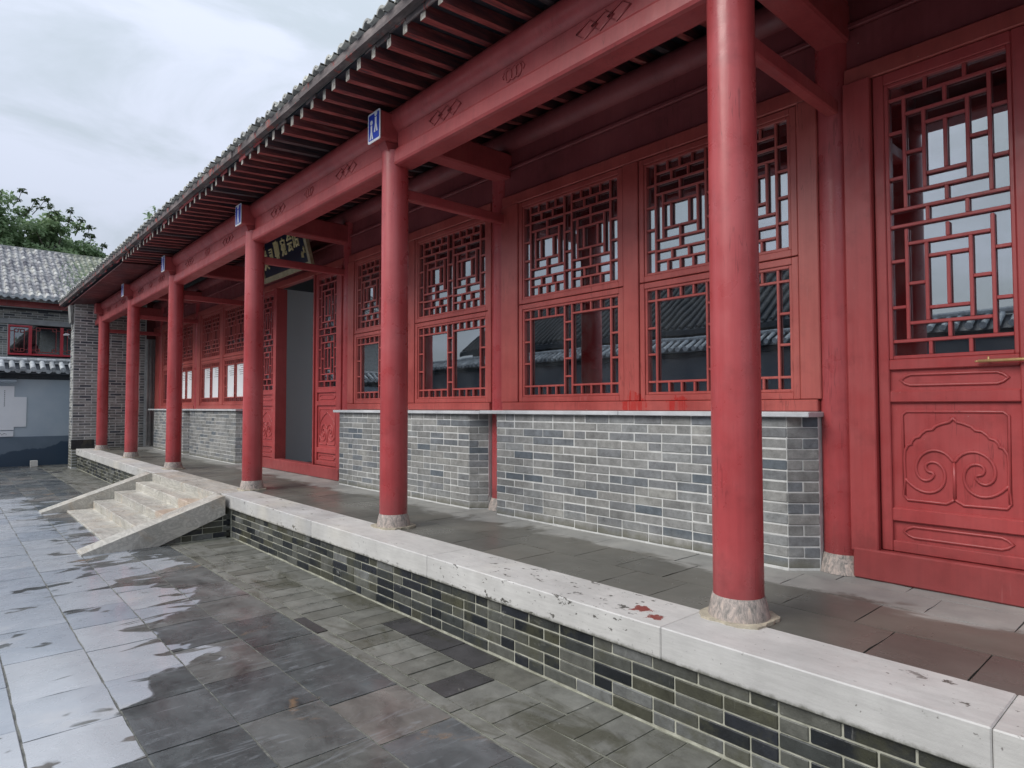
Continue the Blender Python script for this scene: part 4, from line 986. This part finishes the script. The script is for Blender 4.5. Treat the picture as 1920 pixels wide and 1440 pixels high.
def glyph(ch, yc, vc, size, parent, ang=0, name='character'):
    cu = bpy.data.curves.new('glyph', 'FONT'); cu.body = ch; cu.size = 1; cu.resolution_u = 2
    t = bpy.data.objects.new('glyph', cu); COL.objects.link(t); bpy.context.view_layer.update()
    me = bpy.data.meshes.new_from_object(t.evaluated_get(bpy.context.evaluated_depsgraph_get()))
    bpy.data.objects.remove(t); bpy.data.curves.remove(cu)
    if not len(me.vertices): return
    xs = [v.co.x for v in me.vertices]; ys_ = [v.co.y for v in me.vertices]; cx_, cz = (min(xs)+max(xs))/2, (min(ys_)+max(ys_))/2
    sc_ = size/max(.3, max(ys_)-min(ys_)); mb = MB(); n = len(me.vertices)
    def P(co, d):
        x, y = (co.x-cx_)*sc_*.62, (co.y-cz)*sc_
        x, y = x+y*.12, y
        return pl(yc-x, vc+y, d)
    vs = [P(v.co, .046) for v in me.vertices]+[P(v.co, .0305) for v in me.vertices]
    fs = [tuple(p.vertices) for p in me.polygons]; ec = {}
    for p in me.polygons:
        for e in p.edge_keys: ec[e] = ec.get(e, 0)+1
    sides = [(a, b, b+n, a+n) for (a, b), c in ec.items() if c == 1]
    mb.add(vs, fs+sides); bpy.data.meshes.remove(me); return mb.obj(name, M_GOLD, parent)
for ch, yc, size, vc in (('关', 10.25, .30, .34), ('司', 10.0, .19, .38), ('聊', 9.76, .27, .42), ('宛', 9.50, .26, .42), ('会', 9.25, .28, .45), ('馆', 9.04, .33, .50), ('山', 8.93, .09, .20), ('大', 8.85, .10, .26)):
    glyph(ch, yc, vc, size, plq)

# ============================================================ things seen through the panes
ch = thing('folding_chairs', 'folded black backed chairs with pale legs stacked behind the window glass', 'chairs', (4.7, 4.2, .47))
cb = MB()
cb.tube([(4.42, 4.42, 1.5), (4.42, 4.42, 1.98), (4.42, 4.36, 2.05), (4.42, 3.72, 2.05), (4.42, 3.66, 1.98), (4.42, 3.60, 1.5)], .022, 8); cb.obj('back_frame', M_BLACK, ch)
MB().cbox(4.40, 4.44, 3.68, 4.38, 1.84, 2.04, .01).obj('back_pad', M_BLACK, ch); MB().cbox(4.43, 4.46, 3.70, 4.30, 1.50, 1.85, .01).obj('card_panel', M_CARD, ch)
for i in range(5): MB().tube([(4.37, 4.42-i*.035, .48), (4.37, 4.44-i*.04, 1.98-.02*i)], .011, 6).obj('leg', M_STEEL, ch)
t_ = thing('desk', 'dark desk standing behind the second window from the centre door', 'desk', (4.9, 5.8, .47))
bx('desk_top', M_CARD, t_, 4.5, 5.1, 5.2, 6.5, 1.22, 1.26)
for x in (4.54, 5.02):
    for y in (5.24, 6.42): bx('leg', M_CARD, t_, x, x+.04, y, y+.04, .471, 1.219)
tb = bx('carton', M_CARD, None, 4.55, 4.85, 5.3, 5.75, 1.262, 1.86, .006); tag(tb, 'red brown carton on the desk behind the lower window', 'carton')
bk = thing('books', 'few pale books leaning on the desk at the window corner', 'books', (4.6, 6.3, 1.262))
for i in range(3): MB().cbox(4.52, 4.68, 6.20+i*.045, 6.235+i*.045, 1.262, 1.76-.02*i, .003).obj('book', M_WHITE, bk)
for y in (2.2, 3.6, 5.9, 7.1): pass

# ============================================================ across the court (mirrored in the glass)
ob = thing('opposite_building', 'low grey building with tiled roof across the court, mirrored in the panes', 'building', (-9, 8, 0))
bx('wall', M_DARKIN, ob, -8.0, -7.7, 7.4, 20.5, 0, 3.6)
MB().prism([(-7.0, 3.65), (-10, 5.9), (-13, 3.65), (-13, 3.5), (-10, 5.75), (-7.0, 3.5)], 1, 7.0, 20.5).obj('roof', M_DARKTILE, ob)
rr_ = MB(); pts = [(-6.98, 3.68), (-10, 5.95)]
n = 6
for xx in (0,):
    vs = []
    for x, z in pts: vs += [(x, .06*math.cos(math.pi*i/n), z+.07*math.sin(math.pi*i/n)) for i in range(n+1)]
    rr_.add(vs, [(i, i+1, i+1+n+1, i+n+1) for i in range(n)], 0, 0, True); rr_.add(vs[:n+1], [tuple(range(n+1))])
rm_ = rr_.mesh('tile_row', M_OPPT); y = 7.1
while y < 20.4: new('tile_row', rm_, ob, (0, y, 0)); y += .24
cw = thing('court_wall', 'grey court wall with tiled cap, seen mirrored in the lower panes', 'wall', (-5.6, 8, 0))
bx('plaster_wall', M_DARKIN, cw, -5.9, -5.62, -12, 20.65, -.03, 2.75)
bx('cap_moulding', M_DARKTILE, cw, -5.98, -5.54, -12, 20.65, 2.752, 2.86)
MB().prism([(-5.34, 2.87), (-5.76, 3.15), (-6.18, 2.87)], 1, -12, 20.65).obj('cap_body', M_DARKTILE, cw)
mb = MB()
vs = []
for x, z in ((-5.33, 2.95), (-5.76, 3.18)): vs += [(x, .055*math.cos(math.pi*i/n), z+.055*math.sin(math.pi*i/n)) for i in range(n+1)]
mb.add(vs, [(i, i+1, i+1+n+1, i+n+1) for i in range(n)], 0, 0, True)
mb.prism([(.06*math.cos(2*math.pi*i/12), 2.95+.06*math.sin(2*math.pi*i/12)) for i in range(12)], 0, -5.33, -5.30)
cm_ = mb.mesh('cap_tile', M_CAPTILE); y = -11.8
while y < 20.4: new('cap_tile', cm_, cw, (0, y, 0)); y += .21
vsr = bx('cap_ridge', M_CAPTILE, cw, -5.82, -5.70, -12, 20.65, 3.16, 3.27, .03)

# ============================================================ plants
def leaves(mb, c, n, r, size, RR, flat=.8):
    for _ in range(n):
        d = Vector((RR.gauss(0, 1), RR.gauss(0, 1), RR.gauss(0, 1)*flat)); d = d.normalized()*r*RR.random()**.45
        p = Vector(c)+d; s = size*RR.uniform(.6, 1.25)
        ax = Vector((RR.uniform(-1, 1), RR.uniform(-1, 1), RR.uniform(-.9, .25))).normalized(); sd_ = ax.cross(Vector((RR.uniform(-1, 1), RR.uniform(-1, 1), 1))).normalized()*s*.30
        t = p+ax*s; m_ = p+ax*s*.45; dr = Vector((0, 0, -s*.12))
        mb.add([p, m_+sd_, t+dr, m_-sd_], [(0, 1, 2), (0, 2, 3)], 0, RR.random()+.001)
def tree(x, y, zc, rx, rz, seed, label, nb=120, top=None, dense=115):
    RR = random.Random(seed); t = thing('broadleaf_tree', label, 'tree', (x, y, 0), 'trees behind the rear roof')
    tr = MB(); tr.tube([(x, y, 0), (x+.1, y, 2.5), (x-.05, y+.1, zc-rz*.6), (x, y, zc)], .22, 8, taper=.6)
    cr = MB(); cd_ = MB(); blobs = []
    for i in range(nb):
        d = Vector((RR.gauss(0, 1), RR.gauss(0, 1), RR.gauss(0, 1))).normalized(); q = RR.uniform(.45, 1.0)
        c = Vector((x+d.x*rx*q, y+d.y*rx*.8*q, zc+d.z*rz*q)); blobs.append(c)
        leaves(cr, c, dense, RR.uniform(.28, .50), .20, RR, .55)
        if i % 4 == 0: tr.tube([(x, y, zc-rz*.5), ((x+c.x)/2, (y+c.y)/2, (zc+c.z)/2-.2), tuple(c)], .05, 5, taper=.7)
    for (sx, sz) in (top or []):
        base = Vector((sx*.8+x*.2, y-.2, sz-.75)); tip = Vector((sx, y-.3, sz)); tr.tube([tuple(base), tuple((base+tip)/2+Vector((.06, 0, .05))), tuple(tip)], .018, 5, taper=.5)
        leaves(cd_, tip, 34, .13, .16, RR); leaves(cd_, (base+tip)/2, 22, .14, .15, RR)
    tr.obj('trunk', M_BARK, t); cr.obj('crown', M_LEAF, t)['kind'] = 'stuff'
    if cd_.v: cd_.obj('top_leaves', M_LEAFD, t)['kind'] = 'stuff'
tree(.9, 33.5, 8.45, 2.05, 1.9, 1, 'green tree at the left edge with tall sprigs above the rear roof', 150, [(1.5, 10.35), (2.3, 10.55), (2.75, 10.2), (3.1, 10.35)])
tree(3.55, 34.5, 8.1, 1.85, 2.0, 2, 'green tree left of the hall eave with loose dark sprigs on top', 140, [(3.35, 10.35), (3.6, 10.1), (4.1, 10.3), (4.5, 9.95), (4.85, 9.7), (4.95, 9.3), (5.4, 8.9), (5.8, 8.6)])
pt = thing('roof_weed', 'small leafy weed growing on the edge of the hall eave', 'weed', (2.36, 11.0, 4.33)); wm = MB(); ws_ = MB(); RR = random.Random(9)
for i in range(9):
    a = RR.uniform(0, 6.28); tip = Vector((2.36+.05*math.cos(a), 11.0+.16*math.sin(a), 4.40+RR.uniform(.03, .16))); ws_.tube([(2.36, 11.0, 4.33), tuple(tip)], .005, 4)
    leaves(wm, tip, 5, .03, .07, RR); leaves(wm, (tip+Vector((2.36, 11, 4.33)))/2, 4, .04, .07, RR)
ws_.obj('stem', M_LEAF, pt); wm.obj('leaf', M_LEAF, pt)
